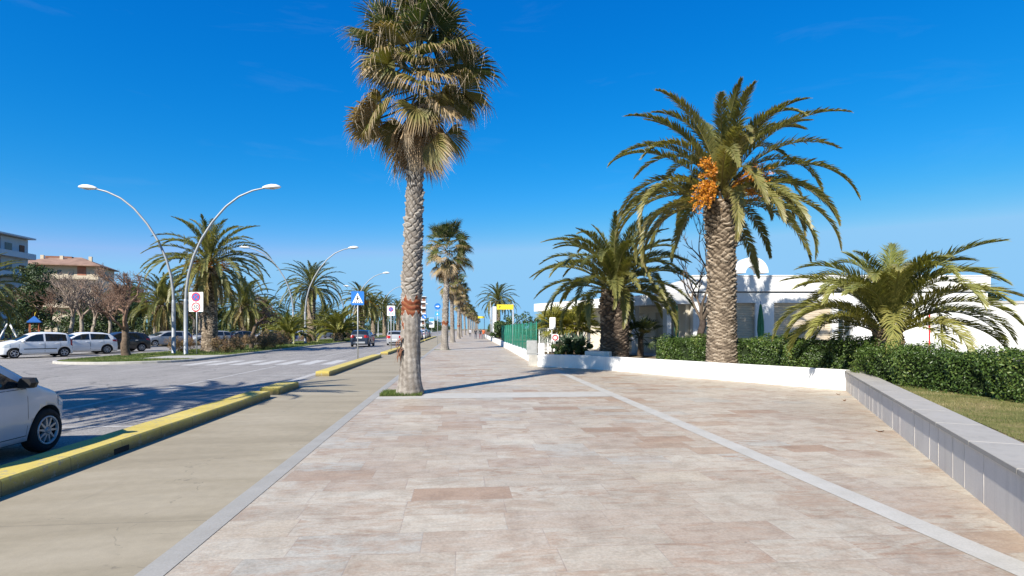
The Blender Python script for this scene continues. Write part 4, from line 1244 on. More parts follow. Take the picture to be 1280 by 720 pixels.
def make_car(name, S, spec, label, cat='car', group=None):
    o = empty(name, (0, 0, 0), 0, label, cat, group)
    me, idx = S.body()
    for mt in (spec['paint'], M_TRIM): me.materials.append(mt)
    me.polygons.foreach_set('material_index', idx)
    b = bpy.data.objects.new('body', me); link(b, o); reg(o, b)
    # glass
    def addp(nm, VF, mat, par=o, sm=True):
        m = MB(); m.add(VF[0], VF[1], sm); return m.build(nm, mat, par)
    addp('windscreen', S.top_panel(*spec['ws'], .03, .006), M_GLASS)
    addp('rear_window', S.top_panel(*spec['rw'], .07, .006), M_GLASS)
    bl = S.belt + .035
    for sg in (1, -1):
        for (xa, xb, la, lb) in spec['win']:
            # slanted ends: la, lb = lean of the rear and front edge
            def VFw(xa=xa, xb=xb, la=la, lb=lb):
                V = []; F = []; nx, nz = 12, 5
                for i in range(nx + 1):
                    for j in range(nz + 1):
                        f = j / nz; x = (xa + la * f) * (1 - i / nx) + (xb + lb * f) * (i / nx)
                        zt = min(S.T(x) - S.corner * .95, spec.get('wtop', 9)); z = bl + max(.01, zt - bl) * f
                        V.append((x, sg * (S.flank(x, z) + .005), z))
                for i in range(nx):
                    for j in range(nz):
                        a = i * (nz + 1) + j; F.append((a, a + 1, a + nz + 2, a + nz + 1))
                return V, F
            addp('window', VFw(), M_GLASS)
        for (xa, xb, zl) in spec['door']:
            zf = lambda x, zl=zl: max(zl, (S.r + math.sqrt(max(0, (S.r + .085) ** 2 - (x - S.xr) ** 2))) if abs(x - S.xr) < S.r + .085 else 0)
            addp('door_gap_shade', S.side_panel(lambda x: S.belt + .012, lambda x: zf(x) - .012, xa - .012, xb + .012, sg, .0015, 16, 5), M_TRIM)  # black panel edging the door: the shut gap's shade put into colour
            d = addp('door', S.side_panel(lambda x: S.belt + .004, zf, xa, xb, sg, .004, 16, 6), spec['paint'])
            hx = xa + .16; hz = S.belt - .10
            m = MB(); m.bbox((hx, sg * (S.flank(hx, hz) + .022), hz), (.17, .03, .028), .008); m.build('handle', spec.get('handle', spec['paint']), d)
        # mirror
        mx, mz = spec['mir']; y = S.flank(mx, mz)
        m = MB(); V = []; F = []
        for i, (dx, k) in enumerate(((-.06, .8), (-.02, 1), (.05, .9), (.10, .45))):
            for (dy, dz) in ((0, -.06), (.17, -.05), (.20, .02), (.17, .085), (.03, .09), (0, .03)):
                V.append((mx + dx, sg * (y + .03 + dy * k), mz + .03 + dz * k))
        for i in range(3):
            for j in range(6): F.append((i * 6 + j, i * 6 + (j + 1) % 6, i * 6 + 6 + (j + 1) % 6, i * 6 + 6 + j))
        F.append((5, 4, 3, 2, 1, 0)); F.append((18, 19, 20, 21, 22, 23)); m.add(V, F)
        m.box((mx, sg * (y + .02), mz + .0), (.06, .09, .03)); m.build('mirror', spec.get('mirror', spec['paint']), o)
        # lights
        x0, x1, z0, z1, z2, z3 = spec['hl']
        addp('headlight', S.side_panel(lambda x: np.interp(x, [x0, x1], [z1, z3]), lambda x: np.interp(x, [x0, x1], [z0, z2]), x0, x1, sg, .006, 8, 4), M_LAMP)
        x0, x1, z0, z1, z2, z3 = spec['tl']
        VF = S.side_panel(lambda x: np.interp(x, [x0, x1], [z1, z3]), lambda x: np.interp(x, [x0, x1], [z0, z2]), x0, x1, sg, .008, 8, 4)
        m = MB(); m.add(VF[0], VF[1], True)
        yy = S.flank(x0, (z0 + z1) / 2); m.box((x0 + .0, sg * (yy - .09), (z0 + z1) / 2), (.03, .2, (z1 - z0) * .9))
        m.build('taillight', M_RED, o)
    for ex in spec.get('extra', []): ex(o, S)
    # bumpers' dark lower lips, rear plate
    m = MB(); m.bbox((-S.L / 2 - .004, 0, .30), (.05, S.W * .66, .12), .015); m.build('rear_valance', spec.get('valance', M_TRIM), o)
    m = MB(); m.box((-S.L / 2 - .006, 0, spec.get('plate', .60)), (.02, .50, .11)); m.build('number_plate', M_PLATE, o)
    m = MB(); m.bbox((S.L / 2 - .02, 0, .33), (.05, S.W * .5, .16), .015); m.build('front_grille', M_TRIM, o)
    tm, rm = wheel_parts(S.r, .19, spec['spokes'], spec.get('style', 'bar'))
    tme = tm.mesh('wheel', [M_RUBBER]); rme = rm.mesh('rim', [M_RIM, M_RIMD])
    for xa in (S.xf, S.xr):
        for sg in (1, -1):
            t = bpy.data.objects.new('wheel', tme); link(t, o); reg(o, t)
            t.location = (xa, sg * (S.W / 2 - .115), S.r); t.rotation_euler = (0, random.uniform(0, 1), 0 if sg > 0 else PI)
            q = bpy.data.objects.new('rim', rme); link(q, t); reg(t, q)
    return o
def car_copy(src, paintm, loc, rz, label, group=None, sc=1.0, old=None):
    c = dup(src); place(c, loc, rz, sc, label, 'car', group)
    def rec(x):
        for ch in CHILD.get(x.name, []):
            if ch.name.split('.')[0] in ('body', 'door', 'mirror', 'handle'):
                sl = ch.material_slots[0]
                if sl.material is old or ch.name.split('.')[0] in ('body', 'door'):
                    sl.link = 'OBJECT'; sl.material = paintm
            rec(ch)
    rec(c)
    return c

P_WHITE = paint('car_white', (.70, .71, .72)); P_PEARL = paint('car_pearl', (.47, .485, .52)); P_SILVER = paint('car_silver', (.27, .28, .295))
P_BLACK = paint('car_black', (.018, .018, .022)); P_NAVY = paint('car_navy', (.008, .016, .034)); P_RED = paint('car_red', (.28, .02, .02)); P_GREY = paint('car_grey', (.16, .17, .18))
P_BLUE = paint('car_blue', (.04, .12, .30))

# nearest car: three-door city hatch, parked in the bay by the kerb
S1 = CarShape(3.6, 1.64, [(-1.8, .55), (-1.77, .86), (-1.70, 1.12), (-1.52, 1.40), (-1.2, 1.45), (-.5, 1.48), (-.05, 1.46), (.28, 1.385), (.57, 1.265), (.95, 1.035), (1.12, .955), (1.4, .855), (1.60, .74), (1.72, .62), (1.78, .52), (1.8, .42)], .905, 2.42, .60, .30)
def emblem(o, S):
    for t in CHILD[o.name]:
        pass
near = make_car('parked_car', S1, dict(paint=P_PEARL, ws=(1.06, .34), rw=(-1.72, -1.53), win=[(-1.35, -.42, .06, 0), (-.36, 1.04, 0, -.74)], door=[(-.40, .80, .30)],
    mir=(.70, .955), hl=(1.44, 1.72, .62, .765, .56, .63), tl=(-1.78, -1.66, .68, 1.0, .68, 1.06), spokes=10, style='blade', mirror=M_TRIM),
    'nearest pearl white hatchback, cut off by the left edge beside the yellow kerb')
place(near, (-6.45, 7.12, 0), PI / 2)
# round emblem with V over W on the wheel caps
m = MB(); yb = .19 / 2 + .0055
m.lathe([(.042, yb - .006), (.042, yb + .002), (.036, yb + .002), (.036, yb - .006)], 24, 'y')
def stroke(p, q, wd=.006):
    p = Vector((p[0], 0, p[1])); q = Vector((q[0], 0, q[1])); dd = (q - p).normalized(); s_ = Vector((-dd.z, 0, dd.x)) * wd / 2
    V = [v + Vector((0, yy, 0)) for yy in (yb - .004, yb + .002) for v in (p - s_, p + s_, q + s_, q - s_)]
    m.add(V, [(0, 1, 2, 3), (7, 6, 5, 4), (0, 4, 5, 1), (1, 5, 6, 2), (2, 6, 7, 3), (3, 7, 4, 0)])
for a, b in (((-.016, .030), (0, .004)), ((0, .004), (.016, .030)), ((-.030, .012), (-.014, -.030)), ((-.014, -.030), (0, -.006)), ((0, -.006), (.014, -.030)), ((.014, -.030), (.030, .012))): stroke(a, b)
eme = m.mesh('wheel_emblem', [M_RIM])
for t in CHILD[near.name]:
    if t.name.startswith('wheel'):
        t.rotation_euler[1] = 0
        e = bpy.data.objects.new('emblem', eme); link(e, t); reg(t, e)

# small boxy city car (far carriageway, white)
S2 = CarShape(3.5, 1.60, [(-1.75, .55), (-1.72, .90), (-1.66, 1.10), (-1.48, 1.42), (-1.2, 1.47), (-.4, 1.50), (.05, 1.46), (.35, 1.34), (.98, 1.03), (1.1, .99), (1.4, .92), (1.62, .80), (1.71, .66), (1.75, .50)], .93, 2.37, .66, .285)
def moulding(o, S):
    for sg in (1, -1):
        VF = S.side_panel(lambda x: .545, lambda x: .50, S.xr + .38, S.xf - .42, sg, .012, 14, 1)
        m = MB(); m.add(*VF); m.build('side_moulding', M_TRIM, o)
city = make_car('parked_car', S2, dict(paint=P_WHITE, ws=(.99, .38), rw=(-1.68, -1.5), win=[(-1.42, -.36, .04, 0), (-.26, .92, 0, -.58)], door=[(-1.08, -.33, .30), (-.30, .88, .30)],
    mir=(.70, .96), hl=(1.30, 1.68, .66, .86, .60, .74), tl=(-1.745, -1.60, .62, 1.02, .72, 1.20), spokes=5, extra=[moulding]),
    'white boxy city car with a thin black side strip, far side of the road')
HD = math.atan2(-2.1, -1.6)
place(city, (-25.24, 35.9, 0), HD)
# five-door hatch
S3 = CarShape(3.98, 1.72, [(-1.99, .52), (-1.96, .86), (-1.88, 1.08), (-1.55, 1.36), (-1.2, 1.43), (-.4, 1.47), (.1, 1.44), (.42, 1.32), (1.1, 1.0), (1.25, .965), (1.6, .87), (1.85, .74), (1.95, .62), (1.99, .48)], .95, 2.49, .80, .31)
hat = make_car('parked_car', S3, dict(paint=P_WHITE, ws=(1.11, .45), rw=(-1.86, -1.57), win=[(-1.5, -.36, .12, 0), (-.28, 1.05, 0, -.62)], door=[(-1.10, -.33, .30), (-.30, .98, .30)],
    mir=(.82, .99), hl=(1.45, 1.88, .66, .84, .60, .72), tl=(-1.985, -1.62, .80, .98, .86, .97), spokes=8),
    'white five door hatchback with slim red tail lamps, second of the parked row')
place(hat, (-25.2, 39.9, 0), HD)
car_copy(hat, P_BLACK, (-25.05, 43.8, 0), HD, 'black hatchback behind the twisted bare tree')
# estate and tall crossover
S4 = CarShape(4.45, 1.78, [(-2.22, .55), (-2.19, .92), (-2.10, 1.12), (-1.88, 1.42), (-1.5, 1.47), (-.4, 1.50), (.15, 1.46), (.5, 1.34), (1.22, 1.02), (1.38, .985), (1.8, .90), (2.05, .76), (2.17, .62), (2.22, .48)], .96, 2.62, .90, .315)
est = make_car('parked_car', S4, dict(paint=P_SILVER, ws=(1.22, .54), rw=(-2.10, -1.90), win=[(-1.98, -1.25, .10, 0), (-1.17, -.30, 0, 0), (-.22, 1.15, 0, -.66)], door=[(-1.18, -.27, .31), (-.24, 1.06, .31)],
    mir=(.92, 1.0), hl=(1.65, 2.1, .68, .87, .60, .74), tl=(-2.215, -2.02, .72, 1.02, .74, 1.06), spokes=5),
    'silver estate car parked left of the two street lamps')
place(est, (-28.2, 57.0, 0), HD)
S5 = CarShape(4.2, 1.80, [(-2.1, .60), (-2.07, .95), (-1.98, 1.18), (-1.72, 1.50), (-1.4, 1.56), (-.4, 1.60), (.1, 1.56), (.45, 1.42), (1.08, 1.10), (1.25, 1.06), (1.7, .98), (1.95, .84), (2.06, .66), (2.1, .5)], 1.03, 2.56, .84, .34, clear=.22)
def silver_guard(o, S):
    m = MB(); m.bbox((-S.L / 2 - .015, 0, .43), (.07, S.W * .60, .17), .03); m.build('bumper_guard', P_SILVER, o)
suv = make_car('dark_blue_car', S5, dict(paint=P_NAVY, ws=(1.08, .49), rw=(-1.97, -1.75), win=[(-1.62, -.34, .10, 0), (-.26, 1.02, 0, -.56)], door=[(-1.12, -.31, .34), (-.28, .94, .34)],
    mir=(.80, 1.08), hl=(1.5, 1.97, .74, .95, .66, .82), tl=(-2.095, -1.90, .86, 1.12, .88, 1.10), spokes=5, extra=[silver_guard], plate=.88),
    'dark blue crossover with a silver rear guard driving away on the road')
place(suv, (-9.2, 55.2, 0), PI / 2)
G3 = 'cars parked in the bays along the promenade'
car_copy(est, P_SILVER, (-6.5, 60.0, 0), PI / 2, 'silver car parked beside the no parking sign, seen from behind', G3)
bays = [(hat, P_RED, 66.2, 'dark red hatchback in the bays, right behind the scarred palm trunk'), (suv, P_NAVY, 72.5, 'navy crossover in the bays, between trunk and blue arrow sign post'),
        (hat, P_WHITE, 78.5, 'white hatchback in the bays, just right of the arrow sign post'), (est, P_BLACK, 85, 'black estate in the bays, following the white hatchback'),
        (city, P_BLUE, 91, 'small blue car in the bays, beyond the black estate'), (est, P_WHITE, 98, 'white estate far along the bays, left of the second fan palm'),
        (suv, P_GREY, 106, 'grey crossover far along the bays'), (hat, P_BLACK, 114, 'last black hatchback that can be told apart in the bays')]
for src, pm, y, lb in bays: car_copy(src, pm, (-6.5, y, 0), PI / 2, lb, G3)
G4 = 'cars parked along the far carriageway'
far = [(est, P_SILVER, (-26.6, 62.6), 'silver estate partly hidden behind the sign post and date palm trunk'), (hat, P_GREY, (-26.0, 68.5), 'grey hatchback seen through the brown bushes'),
       (city, P_WHITE, (-25.2, 77), 'white city car seen between the median palms'), (suv, P_BLUE, (-25.2, 83), 'blue crossover seen beyond the small stemless palm'),
       (hat, P_WHITE, (-25.0, 90), 'white hatchback just right of the second lamp pair, far side'), (est, P_PEARL, (-25, 97), 'pearl estate behind the dense median palm trunk'),
       (suv, P_SILVER, (-25, 106), 'silver crossover far off between young palm and dense palm'), (city, P_RED, (-25, 117), 'small red car farthest along the far carriageway')]
for src, pm, (x, y), lb in far: car_copy(src, pm, (x, y, 0), HD, lb, G4)
# ------------------------------------------------------------------ street lamps
M_GALV = plain('galvanised_steel', (.26, .275, .285), .5, .4, .3, var=.1, scale=4)
M_LAMPH = plain('lamp_housing', (.66, .66, .64), .4, .5, var=.04)
M_LENS = glossy('lamp_glass', (.35, .36, .36), .1)
M_POST = plain('grey_post', (.36, .37, .38), .5, .5, .3, var=.12)
def street_lamp(label):
    o = empty('street_lamp', (0, 0, 0), 0, label, 'street lamp', 'curved street lamps on the median')
    pts = [(0, 3.3), (.03, 4.0), (.16, 5.0), (.45, 6.1), (.92, 7.2), (1.58, 8.3), (2.4, 9.3), (3.2, 9.95), (4.05, 10.35), (4.75, 10.52)]
    # smooth the arc
    P = np.array(pts); t = np.linspace(0, len(P) - 1, 40); sm = []
    for q in t:
        w_ = np.exp(-((np.arange(len(P)) - q) / .55) ** 2); w_ /= w_.sum(); sm.append((P * w_[:, None]).sum(0))
    sm[0] = P[0]; sm[-1] = P[-1]
    m = MB(); m.tube([(x, 0, z) for x, z in sm], list(np.linspace(.088, .05, 40)), 12); m.build('arm', M_GALV, o)
    m = MB(); m.lathe([(.16, -.02), (.16, .02), (.125, .06), (.115, 3.2), (.112, 3.42), (.088, 3.46)], 16); m.build('pole', M_GALV, o)
    m = MB(); V = []; F = []; n = 14
    prof = [(-.10, .06, .06), (-.02, .11, .10), (.15, .20, .16), (.45, .25, .21), (.75, .23, .18), (.97, .12, .09), (1.04, .02, .02)]
    for (x, ry, rz_) in prof:
        for k in range(n):
            a = 2 * PI * k / n; zz = math.sin(a) * rz_; zz = zz * (.55 if zz < 0 else 1)
            V.append((4.72 + x, math.cos(a) * ry, 10.54 + zz + x * .06))
    for i in range(len(prof) - 1):
        for k in range(n): F.append((i * n + k, i * n + (k + 1) % n, (i + 1) * n + (k + 1) % n, (i + 1) * n + k))
    F.append(tuple(range(n - 1, -1, -1))); F.append(tuple((len(prof) - 1) * n + k for k in range(n)))
    m.add(V, F, True); h = m.build('lamp_head', M_LAMPH, o)
    m = MB(); m.lathe([(.02, -.105), (.16, -.10), (.18, -.07)], 18, 'z', (5.2, 0, 10.565)); m.build('lens', M_LENS, h)
    return o
lampR = street_lamp('nearest street lamp arching right over the road, beside the speed sign')
place(lampR, (-17.0, 36.8, .1), 0)
G5 = 'curved street lamps on the median'
repeat(lampR, (-18.3, 38.0, .1), PI, 1.0, 'nearest street lamp arching left, away from the road', G5)
pairs = [(63.4, 'second'), (91.5, 'third'), (119.5, 'fourth'), (148, 'fifth'), (176, 'sixth'), (205, 'seventh')]
for y, nm in pairs:
    repeat(lampR, (-16.8, y, .1), 0, 1.0, 'right arching lamp of the ' + nm + ' lamp pair along the median', G5)
    repeat(lampR, (-18.3, y + .8, .1), PI, 1.0, 'left arching lamp of the ' + nm + ' lamp pair along the median', G5)

# ------------------------------------------------------------------ signs
def flatmat(name, col, rough=.45):
    return plain(name, col, rough, .4, var=.05, scale=4)
F_WHITE = flatmat('sign_white', (.74, .74, .73)); F_BLUE = flatmat('sign_blue', (.006, .125, .42)); F_RED = flatmat('sign_red', (.50, .02, .025)); F_BLACK = flatmat('sign_black', (.02, .02, .02)); F_YEL = flatmat('sign_yellow', (.66, .53, .03)); F_BACK = flatmat('sign_back', (.3, .31, .32))
F_CYAN = flatmat('sign_light_blue', (.05, .28, .55))
def disc(m, r, c, y, th=.006, n=32, r0=0.0):
    V = []; F = []
    for yy in (y, y - th):
        for rr in ((r0, r) if r0 else (r,)):
            for k in range(n):
                a = 2 * PI * k / n; V.append((c[0] + rr * math.cos(a), yy, c[1] + rr * math.sin(a)))
    if r0:
        for k in range(n):
            j = (k + 1) % n
            F += [(2 * n + k, 2 * n + j, 3 * n + j, 3 * n + k), (k, n + k, n + j, j), (n + k, 3 * n + k, 3 * n + j, n + j), (k, j, 2 * n + j, 2 * n + k)]
    else:
        F = [tuple(range(n)), tuple(range(2 * n - 1, n - 1, -1))] + [(k, (k + 1) % n, n + (k + 1) % n, n + k) for k in range(n)]
    m.add(V, F)
def plate(m, poly, y, th=.006):
    M = Matrix(((1, 0, 0, 0), (0, 0, -1, y), (0, 1, 0, 0), (0, 0, 0, 1)))
    m.prism(poly, 0, th, M)
def rrect(w_, h_, c, r=.03):
    P = []
    for sx, sy, a0 in ((1, 1, 0), (-1, 1, 90), (-1, -1, 180), (1, -1, 270)):
        for k in range(5):
            a = R(a0 + 90 * k / 4); P.append((c[0] + sx * (w_ / 2 - r) + r * math.cos(a), c[1] + sy * (h_ / 2 - r) + r * math.sin(a)))
    return P
def text_mesh(name, s, size, mat, parent, loc, bold=0.012):
    cu = bpy.data.curves.new(name, 'FONT'); cu.body = s; cu.size = size; cu.align_x = 'CENTER'; cu.align_y = 'CENTER'; cu.extrude = .002; cu.offset = bold
    t = bpy.data.objects.new('tmp_text', cu); COL.objects.link(t)
    dg = bpy.context.evaluated_depsgraph_get(); dg.update()
    me = bpy.data.meshes.new_from_object(t.evaluated_get(dg)); bpy.data.objects.remove(t)
    me.name = name; me.materials.clear(); me.materials.append(mat)
    o = bpy.data.objects.new(name, me); link(o, parent); reg(parent, o)
    o.location = loc; o.rotation_euler = (PI / 2, 0, 0)
    return o
def sign_post(name, loc, H, label, rz=0.0, r=.03, cat='sign', group=None):
    o = empty(name, loc, rz, label, cat, group)
    m = MB(); m.tube([(0, 0, -.02), (0, 0, H)], r, 12); m.build('post', M_POST, o)
    return o
# pedestrian crossing: blue square, white triangle, black walking figure and stripes
o = sign_post('crossing_sign', (-5.22, 29.7, .17), 3.5, 'blue pedestrian crossing sign on a grey post standing on the yellow kerb', -.05)
m = MB(); plate(m, rrect(.66, .72, (0, 3.12), .05), -.036, .01); sg = m.build('sign_panel', F_BLUE, o)
m = MB(); plate(m, [(.0, 3.40), (-.27, 2.87), (.27, 2.87)], -.048, .004); m.build('triangle', F_WHITE, sg)
m = MB(); disc(m, .035, (.0, 3.20), -.054, .004, 12)
for q in ([(-.035, 3.16), (.045, 3.15), (.035, 3.04), (-.03, 3.04)], [(-.03, 3.045), (.0, 3.045), (-.05, 2.94), (-.085, 2.94)], [(.0, 3.045), (.035, 3.045), (.09, 2.94), (.055, 2.94)],
          [(.04, 3.15), (.085, 3.09), (.07, 3.075), (.03, 3.12)], [(-.035, 3.16), (-.085, 3.10), (-.07, 3.085), (-.03, 3.12)]): plate(m, q, -.054, .004)
for i in range(4): plate(m, [(-.19 + i * .10, 2.885), (-.13 + i * .10, 2.885), (-.125 + i * .10, 2.925), (-.18 + i * .10, 2.925)], -.054, .004)
m.build('walking_figure', F_BLACK, sg)
# no-parking sign
o = sign_post('no_parking_sign', (-4.93, 41.6, .17), 3.0, 'white board with a small no parking disc on a thin post above the kerb', -.05)
m = MB(); plate(m, rrect(.56, .72, (0, 2.85), .03), -.036, .01); sg = m.build('sign_panel', F_WHITE, o)
m = MB(); disc(m, .185, (0, 2.95), -.047, .004); m.build('red_ring', F_RED, sg)
m = MB(); disc(m, .145, (0, 2.95), -.052, .004); m.build('blue_disc', F_BLUE, sg)
m = MB(); plate(m, [(-.125, 3.045), (-.095, 3.075), (.125, 2.855), (.095, 2.825)], -.057, .004); m.build('red_bar', F_RED, sg)
m = MB(); plate(m, rrect(.12, .10, (-.12, 2.62), .015), -.047, .004); plate(m, rrect(.12, .10, (.13, 2.62), .015), -.047, .004); m.build('pictogram', F_CYAN, sg)
# speed limit board: no-stopping disc above, 30 below
o = sign_post('speed_limit_sign', (-16.3, 36.7, .1), 3.9, 'white board with two red ringed discs, the lower reading 30', -.12, .035)
m = MB(); plate(m, rrect(.90, 1.22, (-.02, 3.28), .04), -.042, .012); sg = m.build('sign_panel', F_WHITE, o)
m = MB(); disc(m, .29, (-.02, 3.58), -.055, .004); disc(m, .29, (-.02, 2.96), -.055, .004); m.build('red_ring', F_RED, sg)
m = MB(); disc(m, .215, (-.02, 3.58), -.060, .004); m.build('blue_disc', F_BLUE, sg)
m = MB(); plate(m, [(-.18, 3.71), (-.15, 3.74), (.14, 3.45), (.11, 3.42)], -.065, .004); plate(m, [(.11, 3.741), (.14, 3.711), (-.15, 3.421), (-.18, 3.451)], -.068, .004); m.build('red_cross', F_RED, sg)
m = MB(); disc(m, .215, (-.02, 2.96), -.060, .004); m.build('white_disc', F_WHITE, sg)
text_mesh('speed_number', '30', .36, F_BLACK, sg, (-.02, -.066, 2.955), .006)
# blue round cycle route sign over a small blue square, between path and paving
o = sign_post('cycle_sign', (-2.26, 60.5, 0), 4.4, 'round blue sign with white arrow above a small blue square plate', -.03)
m = MB(); disc(m, .34, (0, 4.1), -.036, .01); sg = m.build('sign_disc', F_BLUE, o)
m = MB(); plate(m, [(-.20, 4.06), (-.20, 4.14), (.02, 4.14), (.02, 4.22), (.20, 4.10), (.02, 3.98), (.02, 4.06)], -.048, .004); m.build('arrow', F_WHITE, sg)
m = MB(); plate(m, rrect(.50, .48, (-.04, 3.30), .03), -.036, .01); s2 = m.build('sign_panel', F_CYAN, o)
m = MB(); plate(m, [(-.12, 3.2), (.06, 3.2), (-.02, 3.42)], -.047, .004); m.build('triangle', F_WHITE, s2)
# keep-right disc on the far kerb
o = sign_post('arrow_sign', (-5.0, 82.8, .1), 3.4, 'small round blue sign with slanting white arrow on the far kerb')
m = MB(); disc(m, .36, (0, 3.4), -.036, .01); sg = m.build('sign_disc', F_BLUE, o)
m = MB(); plate(m, [(-.17, 3.52), (-.12, 3.57), (.08, 3.37), (.14, 3.43), (.2, 3.22), (-.01, 3.27), (.04, 3.32)], -.048, .004); m.build('arrow', F_WHITE, sg)
o = sign_post('bus_stop_sign', (-4.8, 100.5, 0), 3.6, 'upright white and light blue plate on a post, left of the round blue sign')
m = MB(); plate(m, rrect(.85, 1.7, (0, 2.8), .04), -.036, .01); sg = m.build('sign_panel', F_WHITE, o)
m = MB(); plate(m, rrect(.8, .6, (0, 3.3), .03), -.047, .004); m.build('blue_field', F_CYAN, sg)
# yellow hoardings on posts along the planter wall
def yellow_sign(loc, label, H=3.55):
    o = sign_post('yellow_sign', loc, H, label, 0, .05)
    m = MB(); plate(m, rrect(1.22, .36, (-.60, H - .25), .015), -.03, .03); sg = m.build('sign_board', F_YEL, o)
    m = MB(); plate(m, [(-1.07, H - .16), (-.93, H - .16), (-.93, H - .20), (-1.0, H - .34), (-1.045, H - .34), (-.985, H - .20), (-1.07, H - .20)], -.063, .004); m.build('symbol', F_BLACK, sg)
    m = MB(); plate(m, rrect(.62, .06, (-.48, H - .24), .01), -.063, .004); m.build('faded_lettering', plain('faded_ink', (.50, .40, .03), .6), sg)
    return o
yellow_sign((3.98, 41.0, 0), 'yellow finger board on a white post in front of the green fence')
yellow_sign((4.75, 104.5, 0), 'distant yellow finger board left of the white pylon', 4.1)

# ------------------------------------------------------------------ promenade right side furniture
M_NET = plain('green_mesh_wire', (.012, .15, .10), .5, .4, var=.1)
FA = np.array([3.75, 26.9]); FB = np.array([4.2, 55.0])
fo = empty('mesh_fence', (FA[0], FA[1], .5), 0, 'green wire mesh fence standing on the low planter wall', 'fence')
fd = FB - FA; fL = np.linalg.norm(fd); fu = fd / fL; frz = math.atan2(fu[1], fu[0])
npan = 12; pl = fL / npan
for i in range(npan + 1):
    p = fu * pl * i; m = MB(); m.tube([(p[0], p[1], -.05), (p[0], p[1], 1.55)], .03, 8); m.build('post', M_NET, fo)
for i in range(npan):
    m = MB(); nw = int(pl / .13)
    for k in range(1, nw):
        p = fu * (pl * i + pl * k / nw); m.box((p[0], p[1], .77), (.007, .007, 1.44), frz)
    for z in (.06, .3, .54, .78, 1.02, 1.26, 1.47):
        p = fu * (pl * (i + .5)); m.box((p[0] + .008, p[1], z), (pl - .07, .009, .010), frz)
    m.build('mesh_panel', M_NET, fo)
# white painted gate with railings behind the cabinet
M_WPAINT = plain('white_metal_paint', (.70, .70, .68), .45, .4, var=.06)
o = empty('white_gate', (4.1, 28.4, .44), -.1, 'white railed gate beside the green fence end', 'gate')
m = MB()
for x in (0, .45, .9): m.box((x, 0, .62), (.07, .07, 1.24))
m.box((.45, 0, 1.27), (1.0, .08, .06)); m.box((.45, 0, .12), (.83, .05, .05)); m.build('frame', M_WPAINT, o)
m = MB()
for k in range(7):
    x = .08 + k * .055
    m.box((x, 0, .69), (.016, .02, 1.08))
m.build('bars', M_WPAINT, o)
m = MB(); m.box((.70, -.02, .55), (.36, .03, .8)); m.build('panel', M_WPAINT, o)
o = sign_post('notice_board', (4.62, 27.6, .44), 1.6, 'small white notice box on a post beside the gate', -.1, .025)
m = MB(); m.bbox((.03, -.05, 1.55), (.30, .10, .55), .02); m.build('box', F_WHITE, o)
o = sign_post('prohibition_sign', (4.66, 26.9, .44), 1.0, 'small square plate with red ring above the bushes by the gate', -.1, .018)
m = MB(); plate(m, rrect(.34, .34, (0, .83), .02), -.02, .01); sg = m.build('sign_panel', F_WHITE, o)
m = MB(); disc(m, .145, (0, .83), -.032, .004, 24); m.build('red_ring', F_RED, sg)
m = MB(); disc(m, .085, (0, .83), -.038, .004, 24); m.build('white_disc', F_WHITE, sg)
# grey electric cabinet on a base, with a coiled hose
M_CAB = plain('grey_cabinet', (.27, .275, .27), .6, .3, var=.15)
o = empty('electric_cabinet', (3.46, 25.62, 0), -.12, 'grey utility cabinet with a coiled hose at the start of the white wall', 'cabinet')
m = MB(); m.bbox((0, .05, .24), (.52, .34, .50), .02); m.build('base', M_CONC, o)
m = MB(); m.bbox((-.10, .05, .83), (.50, .32, .66), .025); b = m.build('box', M_CAB, o)
m = MB(); m.box((-.12, -.117, .84), (.40, .012, .54)); d_ = m.build('door', M_CAB, b)
m = MB(); m.bbox((.33, -.02, .78), (.30, .18, .52), .02); m.build('meter_box', F_WHITE, o)
m = MB(); pts = []
for k in range(54):
    a = k * .42; rr = .11 + .012 * math.sin(k * .7); pts.append((.23 + rr * .75 * math.cos(a), -.155 - k * .0006, .30 + rr * 1.5 * math.sin(a)))
m.tube(pts, .013, 6); m.build('hose', plain('black_hose', (.03, .032, .03), .5), o)
# buttress stubs / conduits at the planter wall
o = empty('concrete_block', (6.05, 23.95, .44), R(-38), 'pale concrete block lying on the soil by the dark trunked palm', 'block')
m = MB(); m.bbox((0, 0, .14), (1.15, .3, .28), .02); m.build('block', M_WWALL, o)
# white pylon and flag pole beyond the fence
o = empty('white_pylon', (5.5, 88, 0), -.05, 'tall slim white advertising pylon rising beyond the green fence', 'pylon')
m = MB(); m.bbox((0, 0, 2.6), (.78, .22, 5.2), .03); m.build('panel', M_WPAINT, o)
m = MB(); m.box((0, 0, .2), (1.0, .5, .5)); m.build('base', M_WWALL, o)
o = sign_post('flag_pole', (4.92, 87.5, 0), 5.9, 'thin grey pole standing just left of the white pylon', 0, .07, 'pole')
m = MB(); m.lathe([(.01, .12), (.08, .06), (.09, 0), (.05, -.06)], 12, 'z', (0, 0, 5.9)); m.build('finial', M_POST, o)
# ------------------------------------------------------------------ white beach building on the right (local frame: u to the right, v away)
M_SHUT = plain('beige_roller_shutter', (.46, .39, .29), .6, .3, var=.06, scale=2)
M_BEIGE = white_wall_mat('beige_render', (.62, .56, .45), .25)
M_GROOVE = plain('shadow_gap', (.12, .115, .11), .8)
M_WINDOW = glossy('window_glass', (.03, .04, .05), .06, .6)
M_FRAMEG = plain('grey_window_frame', (.3, .31, .32), .5)
bo = empty('beach_building', (.094 * 27, .9955 * 27, .44), -YAW, 'long low white beach building with beige roller shutters behind the hedge', 'building')
Z = lambda z: z - .44
D = 7.0
def wallbox(m, u0, u1, v0, v1, z0, z1): m.box(((u0 + u1) / 2, (v0 + v1) / 2, Z((z0 + z1) / 2)), (u1 - u0, v1 - v0, z1 - z0))
m = MB()
